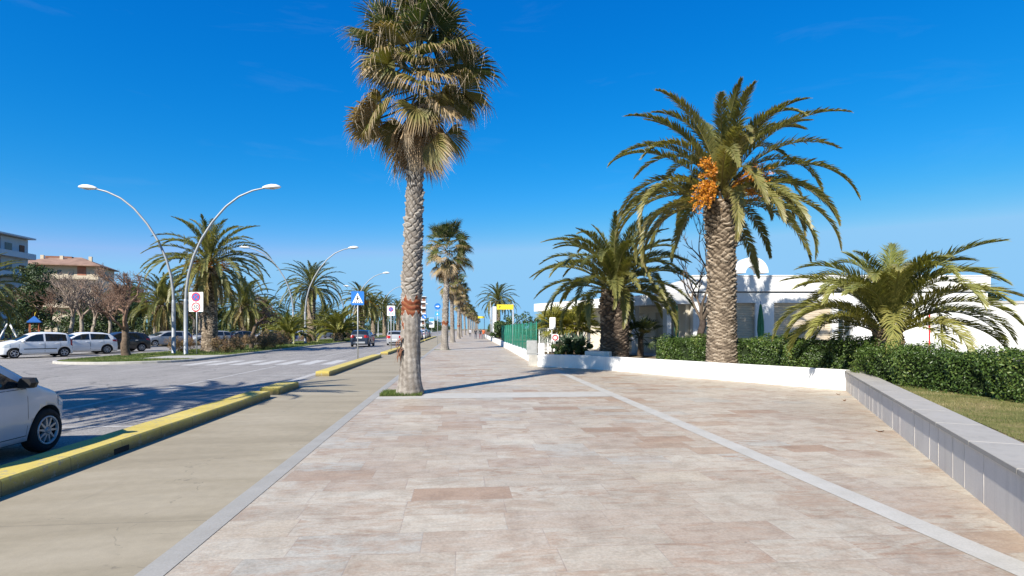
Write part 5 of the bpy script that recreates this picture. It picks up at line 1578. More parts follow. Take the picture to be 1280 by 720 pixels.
# piers between openings, lintel band, parapet
U0, U1 = 8.75, 22.95
ops = [(9.05, 11.75), (12.65, 15.45), (15.75, 16.45)]
xs = [U0] + [q for ab in ops for q in ab] + [U1]
for i in range(0, len(xs), 2): wallbox(m, xs[i], xs[i + 1], 0, .3, .42, 2.95)
wallbox(m, U0, U1, 0, .3, 2.952, 3.44)
wallbox(m, U0, U0 + .3, .302, D, .42, 4.2); wallbox(m, U1 - .3, U1, .302, D, .42, 4.2); wallbox(m, U0, U1, D, D + .3, .42, 4.2)
m.build('wall', M_WBUILD, bo)
m = MB(); wallbox(m, U0 - .06, U1 + .06, -.10, .25, 3.50, 4.22); wallbox(m, U0 - .09, U1 + .09, -.13, .28, 4.222, 4.28); m.build('parapet', M_WBUILD, bo)
m = MB(); wallbox(m, U0, U1, .06, .2, 3.442, 3.498); m.build('shadow_gap', M_GROOVE, bo)
m = MB(); wallbox(m, U0 + .3, U1 - .3, .3, D, 3.6, 3.7); m.build('roof', M_CONC, bo)
def shutter(u0, u1, v, z0, z1, par, nm='roller_shutter'):
    m = MB(); n = int((z1 - z0) / .11)
    for k in range(n):
        za = z0 + (z1 - z0) * k / n; zb = z0 + (z1 - z0) * (k + 1) / n
        m.add([(u0, v, Z(za)), (u1, v, Z(za)), (u1, v - .018, Z(za + .02)), (u0, v - .018, Z(za + .02)), (u0, v - .022, Z(zb - .015)), (u1, v - .022, Z(zb - .015)), (u1, v, Z(zb)), (u0, v, Z(zb))],
              [(0, 1, 2, 3), (3, 2, 5, 4), (4, 5, 6, 7)])
    return m.build(nm, M_SHUT, par)
shutter(9.05, 11.75, .2, .44, 2.95, bo); shutter(12.65, 15.45, .2, .44, 2.95, bo)
m = MB(); wallbox(m, 15.75, 16.45, .18, .2, .44, 2.95); wn_ = m.build('window', M_WINDOW, bo)
m = MB()
for u in (15.78, 16.1, 16.42): wallbox(m, u - .03, u + .03, .12, .178, .44, 2.95)
wallbox(m, 15.81, 16.07, .13, .176, 1.3, 1.36); wallbox(m, 16.13, 16.39, .13, .176, 1.3, 1.36); m.build('frame', M_FRAMEG, wn_)
m = MB(); wallbox(m, 9.55, 9.95, -.04, -.001, 3.24, 3.36); m.build('red_plate', F_RED, bo)
m = MB(); wallbox(m, 20.1, 20.16, -.03, -.001, .44, 2.5); m.build('red_strip', F_RED, bo)
# door recess panels on the right part
m = MB()
for u in (17.6, 18.6, 19.5, 20.9, 21.7): wallbox(m, u, u + .06, -.035, -.001, .44, 2.9)
wallbox(m, 17.66, 21.7, -.03, -.002, 2.902, 2.95); m.build('pilaster', M_WBUILD, bo)
# white lattice arch standing on the roof behind
o = empty('roof_arch', (17.0, 31.4, 4.95), -YAW, 'thick white round arch rising above the roof of the beach building', 'arch')
m = MB(); n = 28; V = []; F = []
for k in range(n + 1):
    a = PI * k / n
    for (rr, vv) in ((.92, -.4), (.92, .4), (.40, .4), (.40, -.4)): V.append((rr * math.cos(a), vv, rr * math.sin(a)))
for k in range(n):
    for j in range(4): F.append((k * 4 + j, k * 4 + (j + 1) % 4, k * 4 + 4 + (j + 1) % 4, k * 4 + 4 + j))
F += [(3, 2, 1, 0), (n * 4, n * 4 + 1, n * 4 + 2, n * 4 + 3)]; m.add(V, F); m.build('ring', M_WBUILD, o)
# receding wing on the left
wo = empty('building_wing', (11.05, 26.45, .44), 0, 'white wing with overhanging flat roof and beige doors, receding left of the shutters', 'building')
wa = math.atan2(38.5 - 26.45, 6.4 - 11.05); wL = math.hypot(38.5 - 26.45, 6.4 - 11.05)
wo.rotation_euler = (0, 0, wa)      # local +u runs away along the wing, front side is +v
m = MB()
zt = 2.55
wall_ops = [(.9, 2.2), (3.1, 4.6), (5.6, 7.0), (8.4, 10.2)]
xs = [0] + [q for ab in wall_ops for q in ab] + [wL]
def wb2(m, u0, u1, v0, v1, z0, z1): m.box(((u0 + u1) / 2, (v0 + v1) / 2, (z0 + z1) / 2 - .44), (u1 - u0, v1 - v0, z1 - z0))
for i in range(0, len(xs), 2): wb2(m, xs[i], xs[i + 1], -.25, 0, .42, zt)
wb2(m, 0, wL, -.25, 0, zt + .002, 2.88); m.build('wall', M_BEIGE, wo)
m = MB(); wb2(m, -.2, wL + .4, -5.5, 1.15, 2.9, 3.42); m.build('roof_slab', M_WBUILD, wo)
for u in (.25, 2.65, 5.1, 7.7, 11.2):
    m = MB(); wb2(m, u, u + .28, .7, .98, .42, 2.898); m.build('pillar', M_WBUILD, wo)
for (a, b) in wall_ops:
    m = MB(); n = 22
    for k in range(n):
        z = .44 + (zt - .44) * k / n; wb2(m, a, b, -.12, -.10 + (.012 if k % 2 else 0), z, z + (zt - .44) / n - .006)
    m.build('door', M_SHUT, wo)
# farther roof and low wall at the right edge
o = empty('garden_wall', (28.0, 27.6, .44), -.11, 'plain white wall with grey coping at the right edge, beyond the low palm', 'wall')
m = MB(); m.box((6, 0, 1.3), (14, .3, 2.6)); m.build('wall', M_WBUILD, o)
m = MB(); m.box((6, 0, 2.68), (14.1, .42, .14)); m.build('coping', M_CONC, o)
# folded green parasols along the front
M_PARA = plain('green_canvas', (.05, .17, .08), .8, .2, var=.25, scale=5)
for i, ((x, y), lb) in enumerate([((9.85, 24.6), 'slim folded green parasol left of the leaning bare tree'), ((11.2, 24.2), 'folded green parasol between bare tree and thick palm trunk'), ((13.45, 23.9), 'plump folded green parasol right of the thick palm trunk, before the shutters')]):
    o = empty('folded_parasol', (x, y, .44), 0, lb, 'parasol', 'folded parasols before the building')
    m = MB(); m.tube([(0, 0, -.02), (0, 0, 2.42 if i < 2 else 2.5)], .022, 8); m.build('pole', M_POST, o)
    m = MB(); V = []; F = []; n = 16; k_ = (.08, .08, .12)[i]
    zs = [.85, .9, 1.2, 1.6, 2.0, 2.3, 2.4]; rs = [.5, .75, 1, .9, .6, .32, .1]
    for z, q in zip(zs, rs):
        for k in range(n):
            a = 2 * PI * k / n; rr = k_ * q * (1 + .25 * (k % 2)); V.append((rr * math.cos(a), rr * math.sin(a), z))
    for a_ in range(len(zs) - 1):
        for k in range(n): F.append((a_ * n + k, a_ * n + (k + 1) % n, (a_ + 1) * n + (k + 1) % n, (a_ + 1) * n + k))
    F.append(tuple(range(n - 1, -1, -1))); F.append(tuple((len(zs) - 1) * n + k for k in range(n)))
    m.add(V, F); m.build('canopy', M_PARA, o)

# ------------------------------------------------------------------ bare trees
def branch_tree(seed, H, trunk_r, trunk_h, spread=.7, levels=5, kids_=(3, 4), twig=.006, upb=.25, lean=(0, 0), curve=.18, tcurve=.06, first=None, ratio=.72):
    r = random.Random(seed); segs_t = []; segs_b = []
    def rv(): return Vector((r.gauss(0, 1), r.gauss(0, 1), r.gauss(0, 1))).normalized()
    def limb(p, d, ln, ra, rb, store, n=4):
        nonlocal curve
        pts = [p.copy()]; rad = [ra]
        for i in range(n):
            d = (d + rv() * curve + Vector((0, 0, upb * .12))).normalized()
            p = p + d * ln / n; pts.append(p.copy()); rad.append(ra + (rb - ra) * (i + 1) / n)
        store.append((pts, rad)); return pts, d
    c0 = curve; curve = tcurve
    pts, d = limb(Vector((0, 0, -.05)), Vector((lean[0], lean[1], 1)).normalized(), trunk_h, trunk_r, trunk_r * .72, segs_t, 7)
    curve = c0
    def grow(p, d, ln, ra, lv):
        if lv == 0: return
        k = r.randint(*kids_)
        for i in range(k):
            nd = (d + rv() * spread + Vector((0, 0, upb))).normalized()
            l = ln * r.uniform(.75, 1.2); rb = max(twig, ra * .55)
            pp, dd = limb(p, nd, l, ra, rb, segs_b, 3)
            grow(pp[-1], dd, l * ratio, rb, lv - 1)
            if lv <= 3 and r.random() < .8: grow(pp[2], (dd + rv() * .8).normalized(), l * ratio * .75, rb * .8, lv - 1 if lv < 3 else lv - 2)
    start = pts[-1]
    grow(start, d, first or (H - trunk_h) * .40, trunk_r * .6, levels)
    grow(pts[-2], (d + rv() * .6).normalized(), (first or (H - trunk_h) * .40) * .8, trunk_r * .42, levels - 1)
    return segs_t, segs_b
def tubes_np(segs, n):
    V = []; Q = []; o = 0; an = np.linspace(0, 2 * PI, n, endpoint=False)
    for pts, rad in segs:
        P = np.array([tuple(p) for p in pts]); T = np.gradient(P, axis=0); T /= np.linalg.norm(T, axis=1)[:, None] + 1e-9
        a = np.where(np.abs(T[:, 2:3]) < .9, np.array([[0, 0, 1.0]]), np.array([[1.0, 0, 0]]))
        a = np.tile(a[0], (len(P), 1)); X = np.cross(T, a); X /= np.linalg.norm(X, axis=1)[:, None] + 1e-9; Y = np.cross(T, X)
        ring = P[:, None, :] + (X[:, None, :] * np.cos(an)[None, :, None] + Y[:, None, :] * np.sin(an)[None, :, None]) * np.array(rad)[:, None, None]
        V.append(ring.reshape(-1, 3)); i = np.arange(len(P) - 1)[:, None] * n + o; j = np.arange(n)[None, :]
        Q.append(np.stack([i + j, i + (j + 1) % n, i + n + (j + 1) % n, i + n + j], -1).reshape(-1, 4)); o += len(P) * n
    return np.concatenate(V), np.concatenate(Q)
M_BARK1 = plain('grey_bark', (.27, .235, .19), .95, .1, var=.35, scale=7, bump=.5)
M_BARK2 = plain('brown_bark', (.12, .088, .062), .95, .1, var=.4, scale=9, bump=.6)
M_TW1 = plain('pale_twigs', (.26, .205, .165), .9, .1, var=.25, scale=2)
M_TW2 = plain('reddish_twigs', (.185, .118, .085), .9, .1, var=.3, scale=2)
def bare_tree(loc, label, seed, H, tr, th, mt, mb, group=None, rz=0, **kw):
    o = empty('bare_tree', loc, rz, label, 'tree', group)
    a, b = branch_tree(seed, H, tr, th, **kw)
    V, Q = tubes_np(a, 12); 
    # knobbly trunk
    V = V + .12 * tr * np.sin(V[:, [2, 0, 1]] * 9 + 1.3) 
    np_obj('trunk', V, Q, None, [mt], o, smooth=True)
    V, Q = tubes_np(b, 4); np_obj('branches', V, Q, None, [mb], o, smooth=True)
    return o
G6 = 'bare trees behind the parked cars'
bt1 = bare_tree((-36.4, 56.2, 0), 'bare pale trunked tree behind the white city car, left of three', 3, 6.6, .21, 3.1, M_BARK1, M_TW1, G6, spread=.75, levels=5, twig=.012, kids_=(2, 4))
bt2 = bare_tree((-36.9, 58.8, 0), 'bare tree with slightly bent pale trunk, middle of three', 6, 6.7, .20, 2.9, M_BARK1, M_TW1, G6, spread=.75, levels=5, twig=.012, kids_=(2, 4))
bt3 = bare_tree((-35.6, 61.0, 0), 'bare reddish tree, right of the three behind the white hatchback', 9, 6.6, .18, 3.0, M_BARK1, M_TW2, G6, spread=.8, levels=5, twig=.012, kids_=(2, 4))
repeat(bt3, (-45.5, 67.5, 0), 1.3, .95, 'reddish bare tree beside the dark evergreen tree', G6)
repeat(bt2, (-41.0, 69.0, 0), 2.3, 1.05, 'bare tree rising in front of the terracotta roofed block', G6)
repeat(bt3, (-37.8, 75.0, 0), 4.0, 1.12, 'tall reddish bare tree whose twigs top the terracotta roofed block', G6)
repeat(bt1, (-33.0, 75.0, 0), 5.0, 1.0, 'bare tree filling the gap left of the first lamp pair', G6)
tA = bare_tree((-19.5, 35.1, .1), 'twisted bare tree on the rounded nose of the median', 14, 5.6, .25, 1.8, M_BARK2, M_TW2, None, R(150), spread=.8, levels=6, twig=.006, kids_=(2, 4), upb=.32, lean=(.12, .05), curve=.36, tcurve=.26, ratio=.72, first=1.3)
tB = bare_tree((-16.9, 47.6, .1), 'thin trunked bare shrub tree right of the fruiting date palm', 19, 4.4, .19, 2.0, M_BARK2, M_TW2, None, 0, spread=.9, levels=4, twig=.010, kids_=(2, 4), upb=.1, lean=(.15, .1), curve=.3, tcurve=.12)
tR = bare_tree((9.4, 21.2, .44), 'dark pollarded bare tree with thin upright shoots beside the thick palm trunk', 23, 4.6, .17, 1.7, plain('dark_bark', (.065, .05, .042), .95, .1, var=.4, scale=9), plain('dark_twigs', (.11, .085, .065), .9, .1), None, .6, spread=.75, levels=5, kids_=(2, 3), twig=.006, upb=.6, lean=(-.2, .1), curve=.25, tcurve=.2, first=1.5)

# ------------------------------------------------------------------ leafy trees and far woodland
def leafy_tree(loc, label, seed, H, rad, th, mat, n, size, nclump=40, group=None, name='evergreen_tree'):
    o = empty(name, loc, 0, label, 'tree', group)
    r = np.random.default_rng(seed)
    V, T, t = clump_cloud((0, 0, th + (H - th) * .5), (rad, rad, (H - th) * .55), n, size, seed, nclump)
    np_obj('crown', V, None, T, [mat], o, t)
    m = MB(); m.tube([(0, 0, -.05), (.1, .05, th * .6), (0, 0, th * 1.3)], [H * .035, H * .028, H * .018], 10)
    for k in range(7):
        a = k * 2.4; m.tube([(0, 0, th * (.7 + .05 * k)), (math.cos(a) * rad * .4, math.sin(a) * rad * .4, th + (H - th) * .35), (math.cos(a) * rad * .75, math.sin(a) * rad * .75, th + (H - th) * .6)], [H * .015, H * .01, .02], 6)
    m.build('trunk', M_BARK2, o)
    return o
ev = leafy_tree((-57.0, 80.5, 0), 'dark dense evergreen tree before the blue shaded apartment block', 4, 10.2, 3.3, 2.2, M_PINE, 16000, .30, 46)
repeat(ev, (-63.5, 78.0, 0), 2.0, .9, 'dark evergreen at the left edge below the apartment block', 'dark evergreens in the park')
repeat(ev, (-52.0, 95, 0), 4.0, .85, 'dark evergreen peeping between bare trees and terracotta block', 'dark evergreens in the park')
repeat(ev, (-45, 98, 0), 1.0, .62, 'low round evergreen behind the bare trees', 'dark evergreens in the park')
# woodland far behind the road: one mass
parts = []
r = np.random.default_rng(77)
for k in range(95):
    f = k / 94
    x = -40 - 22 * r.uniform() if k % 2 else -33 - 10 * r.uniform(); y = 66 + 270 * f ** 1.3
    rad = r.uniform(2.0, 3.6); h = r.uniform(4.0, 7.5)
    V, T, t = clump_cloud((x, y, h * .45), (rad, rad, h * .6), 1300, .34, 900 + k, 12)
    V[:, 2] = np.maximum(V[:, 2], 0)
    parts.append((V, None, T, t))
for k in range(40):
    x = r.uniform(-36, -26); y = 200 + 18 * k; rad = r.uniform(3, 5); h = r.uniform(5, 9)
    V, T, t = clump_cloud((x + 12 * (k % 2), y, h * .45), (rad, rad, h * .6), 700, .6, 1300 + k, 10); parts.append((V, None, T, t))
V, Q, T, t = join(parts)
o = np_obj('woodland', V, None, T, [M_PINE], None, t); tag(o, 'mass of dark green park undergrowth beyond the parked cars', 'woodland', None, 'stuff')
parts = []
for k in range(60):
    y = 58 + k * 5.5; x = (4.3 + .00016 * (y - 14) ** 2 if y < 160 else 7.9 + .047 * (y - 160)) + 1.6 + r.uniform(0, 9); rad = r.uniform(1.2, 2.6); h = r.uniform(1.8, 4.2)
    V, T, t = clump_cloud((x, y, .44 + h * .45), (rad, rad, h * .6), 700, .26, 1700 + k, 10); V[:, 2] = np.maximum(V[:, 2], .42); parts.append((V, None, T, t))
for k in range(26):
    x = 6.0 + r.uniform(.6, 5); y = 33 + k * 1.0; rad = r.uniform(.7, 1.3); h = r.uniform(1.7, 3.3)
    V, T, t = clump_cloud((x, y, .44 + h * .45), (rad, rad, h * .6), 700, .16, 1900 + k, 10); V[:, 2] = np.maximum(V[:, 2], .42); parts.append((V, None, T, t))
V, Q, T, t = join(parts)
o = np_obj('undergrowth', V, None, T, [M_BUSHG], None, t); tag(o, 'mass of green shrubs behind the mesh fence and far along the beach side', 'shrubbery', None, 'stuff')
# hedgerow of bushes close along the walk beyond the pylon
for i, (x, y, rr, hh, lb) in enumerate([(5.9, 80, 1.2, 2.6, 'rounded green bush left of the white pylon foot'), (5.2, 72, 1.1, 2.2, 'green bush between the mesh fence and the white pylon'), (6.2, 98, 1.3, 3.0, 'tall green bush under the farther yellow board')]):
    bush_obj('bush', (x, y, .44), (rr, rr, hh / 2), 2600, .2, M_BUSHG, lb, 'bush', 60 + i, 'bushes along the beach side wall')
# brown shrubs on the median
G7 = 'dry brown shrubs on the median'
bs = bush_obj('dry_shrub', (-15.6, 39.2, .1), (1.2, .9, .6), 6000, .065, M_BUSHB, 'dry brown shrub between street lamp and date palm trunk', 'shrub', 71, G7, 60, 3)
for (x, y, rz, sc, lb) in [(-19.0, 40.6, 1, 1.0, 'dry brown shrub left of the lamp posts'), (-16.2, 43.6, 2, 1.15, 'dry brown shrub right against the fruiting date palm'), (-15.4, 46.2, 3, 1.2, 'dry brown shrub before the thin bare trunk'), (-16.0, 50.0, 4, 1.35, 'taller dry shrub right of the thin bare trunk'),
                           (-17.5, 66.5, 5, 1.0, 'low dry shrub between the second lamps and the dense palm'), (-16.0, 78, 6, 1.2, 'dry shrub just beyond the dense date palm'), (-15.6, 84, .5, 1.3, 'dry shrub farthest along, left of the dark blue car')]:
    repeat(bs, (x, y, .1), rz, sc, lb, G7)
bush_obj('green_shrub', (-15.6, 75.5, .1), (1.1, .9, .6), 2200, .12, M_BUSHG, 'round olive green shrub between dense palm and young palm', 'shrub', 72)

# ------------------------------------------------------------------ plants behind the white wall
M_AGAVE = leafmat('agave_leaf', [(0, (.06, .10, .07)), (.6, (.13, .18, .12)), (1, (.30, .30, .13))], .5, .1)
def agave(loc, label, seed, R0=.7, n=26, mat=None, group='agaves behind the white wall'):
    r = np.random.default_rng(seed); parts = []
    for k in range(n):
        u = k / n; az = k * 2.39996; e = np.interp(u, [0, 1], [1.4, .15]) + r.normal(0, .08); L = R0 * r.uniform(.85, 1.15); M = 6
        s = np.linspace(0, 1, M); x = .06 + L * s * math.cos(e); z = .05 + L * s * math.sin(e) - .08 * s ** 2 * L; wd = np.interp(s, [0, .3, .7, 1], [.055, .075, .05, .004]) * R0 / .7
        ctr = np.stack([x, np.zeros(M), z], 1); nn = np.array([-math.sin(e), 0, math.cos(e)])
        A = ctr + np.array([0, 1, 0]) * wd[:, None] + nn * wd[:, None] * .5; B = ctr - np.array([0, 1, 0]) * wd[:, None] + nn * wd[:, None] * .5; C = ctr - nn * .012
        V = np.stack([A, C, B], 1).reshape(-1, 3); i = np.arange(M - 1)[:, None] * 3
        Q = np.concatenate([np.concatenate([i, i + 1, i + 4, i + 3], 1), np.concatenate([i + 1, i + 2, i + 5, i + 4], 1)])
        c, sn = math.cos(az), math.sin(az); V = np.stack([V[:, 0] * c - V[:, 1] * sn, V[:, 0] * sn + V[:, 1] * c, V[:, 2]], 1)
        parts.append((V, Q, None, np.full(len(V), np.clip(.4 + r.normal(0, .15), 0, 1))))
    V, Q, T, t = join(parts); o = empty('agave', loc, 0, label, 'plant', group)
    np_obj('leaves', V, Q, None, [mat or M_AGAVE], o, t)
    m = MB(); m.lathe([(.02, -.02), (.10, 0), (.09, .10), (.02, .16)], 10); m.build('heart', M_TWIG, o)
    return o
bush_obj('dark_bush', (4.85, 25.55, .44), (.75, .55, .42), 4200, .10, M_BUSHG, 'dark leafy bush at the left end of the white wall by the cabinet', 'bush', 81)
bush_obj('dark_bush', (5.65, 25.1, .44), (.65, .5, .38), 3200, .10, M_BUSHG, 'lower dark bush right of the cabinet, next to the concrete block', 'bush', 82)
agave((5.15, 26.3, .9), 'pale blue green agave standing above the dark bush', 5, .65)
agave((5.75, 26.4, .8), 'pale agave right of the first, nearer the palm trunk', 7, .75)
agave((4.9, 27.2, .75), 'small pale agave beside the gate post', 8, .55)
for o_ in list(bpy.data.objects):
    pass
# raised rosettes stand on short stems
M_FANY = leafmat('yellowish_fan_leaf', [(0, (.10, .11, .022)), (.35, (.20, .19, .035)), (.7, (.34, .28, .05)), (1, (.42, .34, .11))], .45, .3)
def dwarf_fan(loc, label, seed, H, nf, Rb, mat, trunk_h=.6, group='dwarf fan palms behind the white wall', tin=.3, petl=.7):
    r = np.random.default_rng(seed); L = []
    for k in range(nf):
        u = (k + .5) / nf
        L.append(fan_leaf(r, k * 2.39996, np.interp(u, [0, 1], [1.4, -.1]) + r.normal(0, .15), petl * r.uniform(.7, 1.1), Rb, 16, 1.7, .35, np.clip(tin + r.normal(0, .15), 0, 1), np.clip(tin + .3, 0, 1), (.05, 0, 0), roll=r.normal(0, .3), thr=0))
    V, Q, T, t = join(L); o = empty('dwarf_fan_palm', loc, 0, label, 'palm', group)
    np_obj('crown', V, Q, T, [mat], o, t, loc=(0, 0, trunk_h))
    m = MB(); m.tube([(0, 0, -.05), (.03, .02, trunk_h * .5), (0, 0, trunk_h + .06)], [.16, .13, .11], 12); m.build('trunk', M_DTRUNK if False else M_BARK2, o)
    return o
dwarf_fan((5.0, 28.6, .44), 'yellow green fan palm clump above the white gate', 31, 2, 34, .62, M_FANY, 1.35)
dwarf_fan((5.9, 28.2, .44), 'yellowing fan palm clump left of the dark palm trunk', 32, 2, 34, .66, M_FANY, 1.15)
dwarf_fan((6.6, 30.0, .44), 'taller yellow green fan palm behind the other clumps', 34, 2, 30, .66, M_FANY, 1.6)
dwarf_fan((7.6, 27.2, .44), 'yellow fan palm clump just right of the dark palm trunk', 36, 2, 22, .5, M_FANY, 1.0)
dwarf_fan((8.35, 25.2, .44), 'small green fan palm on a leaning dark stem right of the dark trunked palm', 33, 2, 24, .55, M_FAN, .85, tin=.15)
dwarf_fan((31.3, 30.8, .44), 'green fan palm top showing over the white wall at the right edge', 38, 2, 36, .9, M_FAN, 2.2, None, .15, .9)
dwarf_fan((5.3, 30.8, .44), 'green fan palm clump close behind the mesh fence', 39, 2, 26, .6, M_FAN, .9, tin=.2)

# ------------------------------------------------------------------ apartment blocks
M_APW = white_wall_mat('shade_tinted_render', (.50, .53, .56), .3); M_APB = plain('brown_cladding', (.20, .095, .06), .8, .2); M_SLABW = white_wall_mat('balcony_white', (.58, .60, .62), .3)  # block render: the bluish shade on its white walls is put into the colour
M_CREAM = white_wall_mat('cream_render', (.50, .43, .32), .3); M_ROOFT = plain('terracotta_tiles', (.24, .155, .115), .85, .2, var=.25, scale=.6); M_BRICKR = plain('red_brick_panel', (.33, .15, .10), .85, .2, var=.2, scale=2)
def block(name, loc, rz, W_, D_, floors, fh, label, wallm, balc, panel, roofm, hip=None, setback=True, bays=8, seed=1):
    o = empty(name, loc, rz, label, 'apartment building')
    H = floors * fh; r = random.Random(seed)
    m = MB(); m.box((0, D_ / 2, H / 2 - .1), (W_, D_, H - .0)); m.build('wall', wallm, o)
    bw = W_ / bays
    for f in range(floors):
        z = f * fh
        # balcony slab and parapet across the front
        if f > 0:
            m = MB(); m.box((0, -.65, z + .02), (W_ + .1, 1.3, .18)); 
            m.box((0, -1.24, z + .5), (W_ + .1, .12, .78)); m.build('balcony', balc, o)
        for b in range(bays):
            x = -W_ / 2 + bw * (b + .5); k = (b + f * 0) % 4
            if k == 1 and panel is not None:
                m = MB(); m.box((x, -.03, z + fh / 2), (bw * .8, .1, fh - .3)); m.build('panel', panel, o)
            else:
                ww = bw * (.5 if k != 3 else .38)
                m = MB(); m.box((x, -.02, z + (1.2 if k != 3 else 1.5)), (ww, .08, 2.2 if k != 3 else 1.4)); wi = m.build('window', M_WINDOW, o)
                if r.random() < .6:
                    hh = r.uniform(.5, 1.8); m = MB(); m.box((x, -.08, z + 2.28 - hh / 2), (ww * .96, .05, hh)); m.build('shutter', M_APB if panel is M_APB else M_SHUT, wi)
    for s_ in (-1, 1):
        for f in range(floors):
            m = MB()
            m.box((s_ * (W_ / 2 + .01), D_ * .35, f * fh + 1.4), (.08, 1.3, 1.4)); m.build('window', M_WINDOW, o)
    if hip:
        ov = .9; m = MB()
        V = [(-W_ / 2 - ov, -1.3 - ov * .5, H), (W_ / 2 + ov, -1.3 - ov * .5, H), (W_ / 2 + ov, D_ + ov, H), (-W_ / 2 - ov, D_ + ov, H), (-W_ / 2 + D_ * .45, D_ / 2, H + hip), (W_ / 2 - D_ * .45, D_ / 2, H + hip)]
        V += [(x, y, H - .25) for x, y, z in V[:4]]
        m.add(V, [(0, 1, 5, 4), (1, 2, 5), (2, 3, 4, 5), (3, 0, 4), (0, 6, 7, 1), (1, 7, 8, 2), (2, 8, 9, 3), (3, 9, 6, 0), (9, 8, 7, 6)]); rf = m.build('roof', roofm, o)
        m = MB()
        for x in (-W_ * .3, -W_ * .05, W_ * .33): m.box((x, D_ * .3, H + hip * .7), (.7, .6, 1.6))
        m.build('chimney', balc, rf)
        m = MB(); m.box((-W_ * .12, D_ * .5, H + hip * .7), (W_ * .35, 2.4, 1.6)); m.build('roof_housing', M_APB, o)
    else:
        m = MB(); m.box((0, D_ / 2 - .3, H + .12), (W_ + .7, D_ + 1.6, .26)); rf = m.build('roof', balc, o)
        if setback:
            m = MB(); m.box((-W_ * .1, D_ / 2 + .5, H + 1.6), (W_ * .75, D_ - 2.5, 2.7)); m.build('penthouse', wallm, o)
            m = MB(); m.box((-W_ * .1, D_ / 2 + .2, H + 3.05), (W_ * .78, D_ - 1.4, .2)); m.build('penthouse_roof', balc, o)
            m = MB()
            for b in range(4): m.box((-W_ * .1 + W_ * .18 * (b - 1.5), 1.72, H + 1.55), (1.5, .1, 1.9))
            m.build('penthouse_window', M_WINDOW, o)
    return o
block('apartment_block', (-75, 94.0, 0), PI / 2, 23, 13, 5, 3.45, 'blue grey shaded apartment block with brown panels and balconies, upper left', M_APW, M_SLABW, M_APB, M_SLABW, None, True, 8, 2)
block('apartment_block', (-98.0, 148.0, 0), R(14), 16, 12, 5, 3.5, 'cream apartment block under a terracotta hipped roof, behind the bare trees', M_CREAM, M_CREAM, M_BRICKR, M_ROOFT, 2.6, False, 7, 3)
block('apartment_block', (-24, 300, 0), R(2), 13, 14, 6, 3.1, 'far hazy grey flats at the end of the road, left of the round blue sign', M_APW, M_SLABW, M_APB, M_SLABW, None, False, 6, 4)

bt4 = [(bt1, (-39.5, 64.5), .4, 1.0, 'bare tree with tangled crown behind the middle pale trunk'), (bt2, (-43.5, 73.0), 1.9, 1.1, 'tall bare tree in front of the left end of the terracotta roof'),
       (bt3, (-34.5, 67.5), 2.9, 1.05, 'reddish bare tree between the black hatchback and the park palm'), (bt2, (-48.5, 78.0), 3.7, 1.05, 'bare tree beside the dark evergreen, farthest left'), (bt3, (-31.5, 70.0), 5.2, 1.1, 'reddish bare tree right behind the twisted tree of the median nose'),
       (bt3, (-29.0, 80.0), 5.9, 1.1, 'bare tree just right of the first lamp pair, far across the road')]
for src, (x, y), rz, sc, lb in bt4: repeat(src, (x, y, 0), rz, sc, lb, G6)
repeat(ev, (-60, 104, 0), 3.0, .8, 'broad evergreen at the foot of the terracotta roofed block', 'dark evergreens in the park')
sheet('terrace', [(8.2, 26.6), (9.4, 22.9), (12.4, 16.6), (40, 16.6), (40, 25.5), (11.2, 26.3), (6.6, 38), (5.0, 38), (5.6, 31)], .452, M_CONC)
# ------------------------------------------------------------------ playground
M_PBLUE = plain('playground_blue', (.02, .11, .36), .5, .3); M_PORG = plain('playground_orange', (.32, .09, .03), .5, .3); M_PYEL = plain('playground_yellow', (.6, .42, .03), .5)
o = empty('swing_frame', (-40.0, 54.0, 0), .64, 'white A shaped swing frame at the left edge', 'swing')
for s_ in (-1, 1):
    m = MB(); m.tube([(-.95 * s_, 0, -.05), (-.08 * s_, 0, 2.15)], .06, 8); m.build('leg', M_WPAINT, o)
    m = MB(); m.tube([(-.95 * s_, 2.6, -.05), (-.08 * s_, 2.6, 2.15)], .06, 8); m.build('leg', M_WPAINT, o)
m = MB(); m.tube([(0, -.1, 2.18), (0, 2.7, 2.18)], .06, 8); m.build('crossbar', M_WPAINT, o)
o = empty('play_tower', (-42.4, 60.5, 0), .5, 'blue and orange play tower with slide above the white city car', 'play tower')
for x in (-.7, .7):
    for y in (-.7, .7):
        m = MB(); m.tube([(x, y, -.05), (x, y, 3.1)], .07, 8); m.build('post', M_PORG, o)
m = MB(); m.box((0, 0, 1.3), (1.5, 1.5, .1)); m.build('deck', M_PORG, o)
m = MB(); m.add([(-1.1, -1.1, 3.0), (1.1, -1.1, 3.0), (1.1, 1.1, 3.0), (-1.1, 1.1, 3.0), (0, -.5, 3.75), (0, .5, 3.75), (-1.1, -1.1, 2.9), (1.1, -1.1, 2.9), (1.1, 1.1, 2.9), (-1.1, 1.1, 2.9)],
    [(0, 1, 4), (1, 2, 5, 4), (2, 3, 5), (3, 0, 4, 5), (0, 6, 7, 1), (1, 7, 8, 2), (2, 8, 9, 3), (3, 9, 6, 0), (9, 8, 7, 6)]); m.build('roof', M_PBLUE, o)
m = MB(); m.tube([(0, 0, 3.7), (.15, 0, 4.2)], .07, 6); m.build('roof_spike', M_PYEL, o)
m = MB()
P0, P1 = Vector((-.7, 0, 1.35)), Vector((-2.6, -.6, .25))
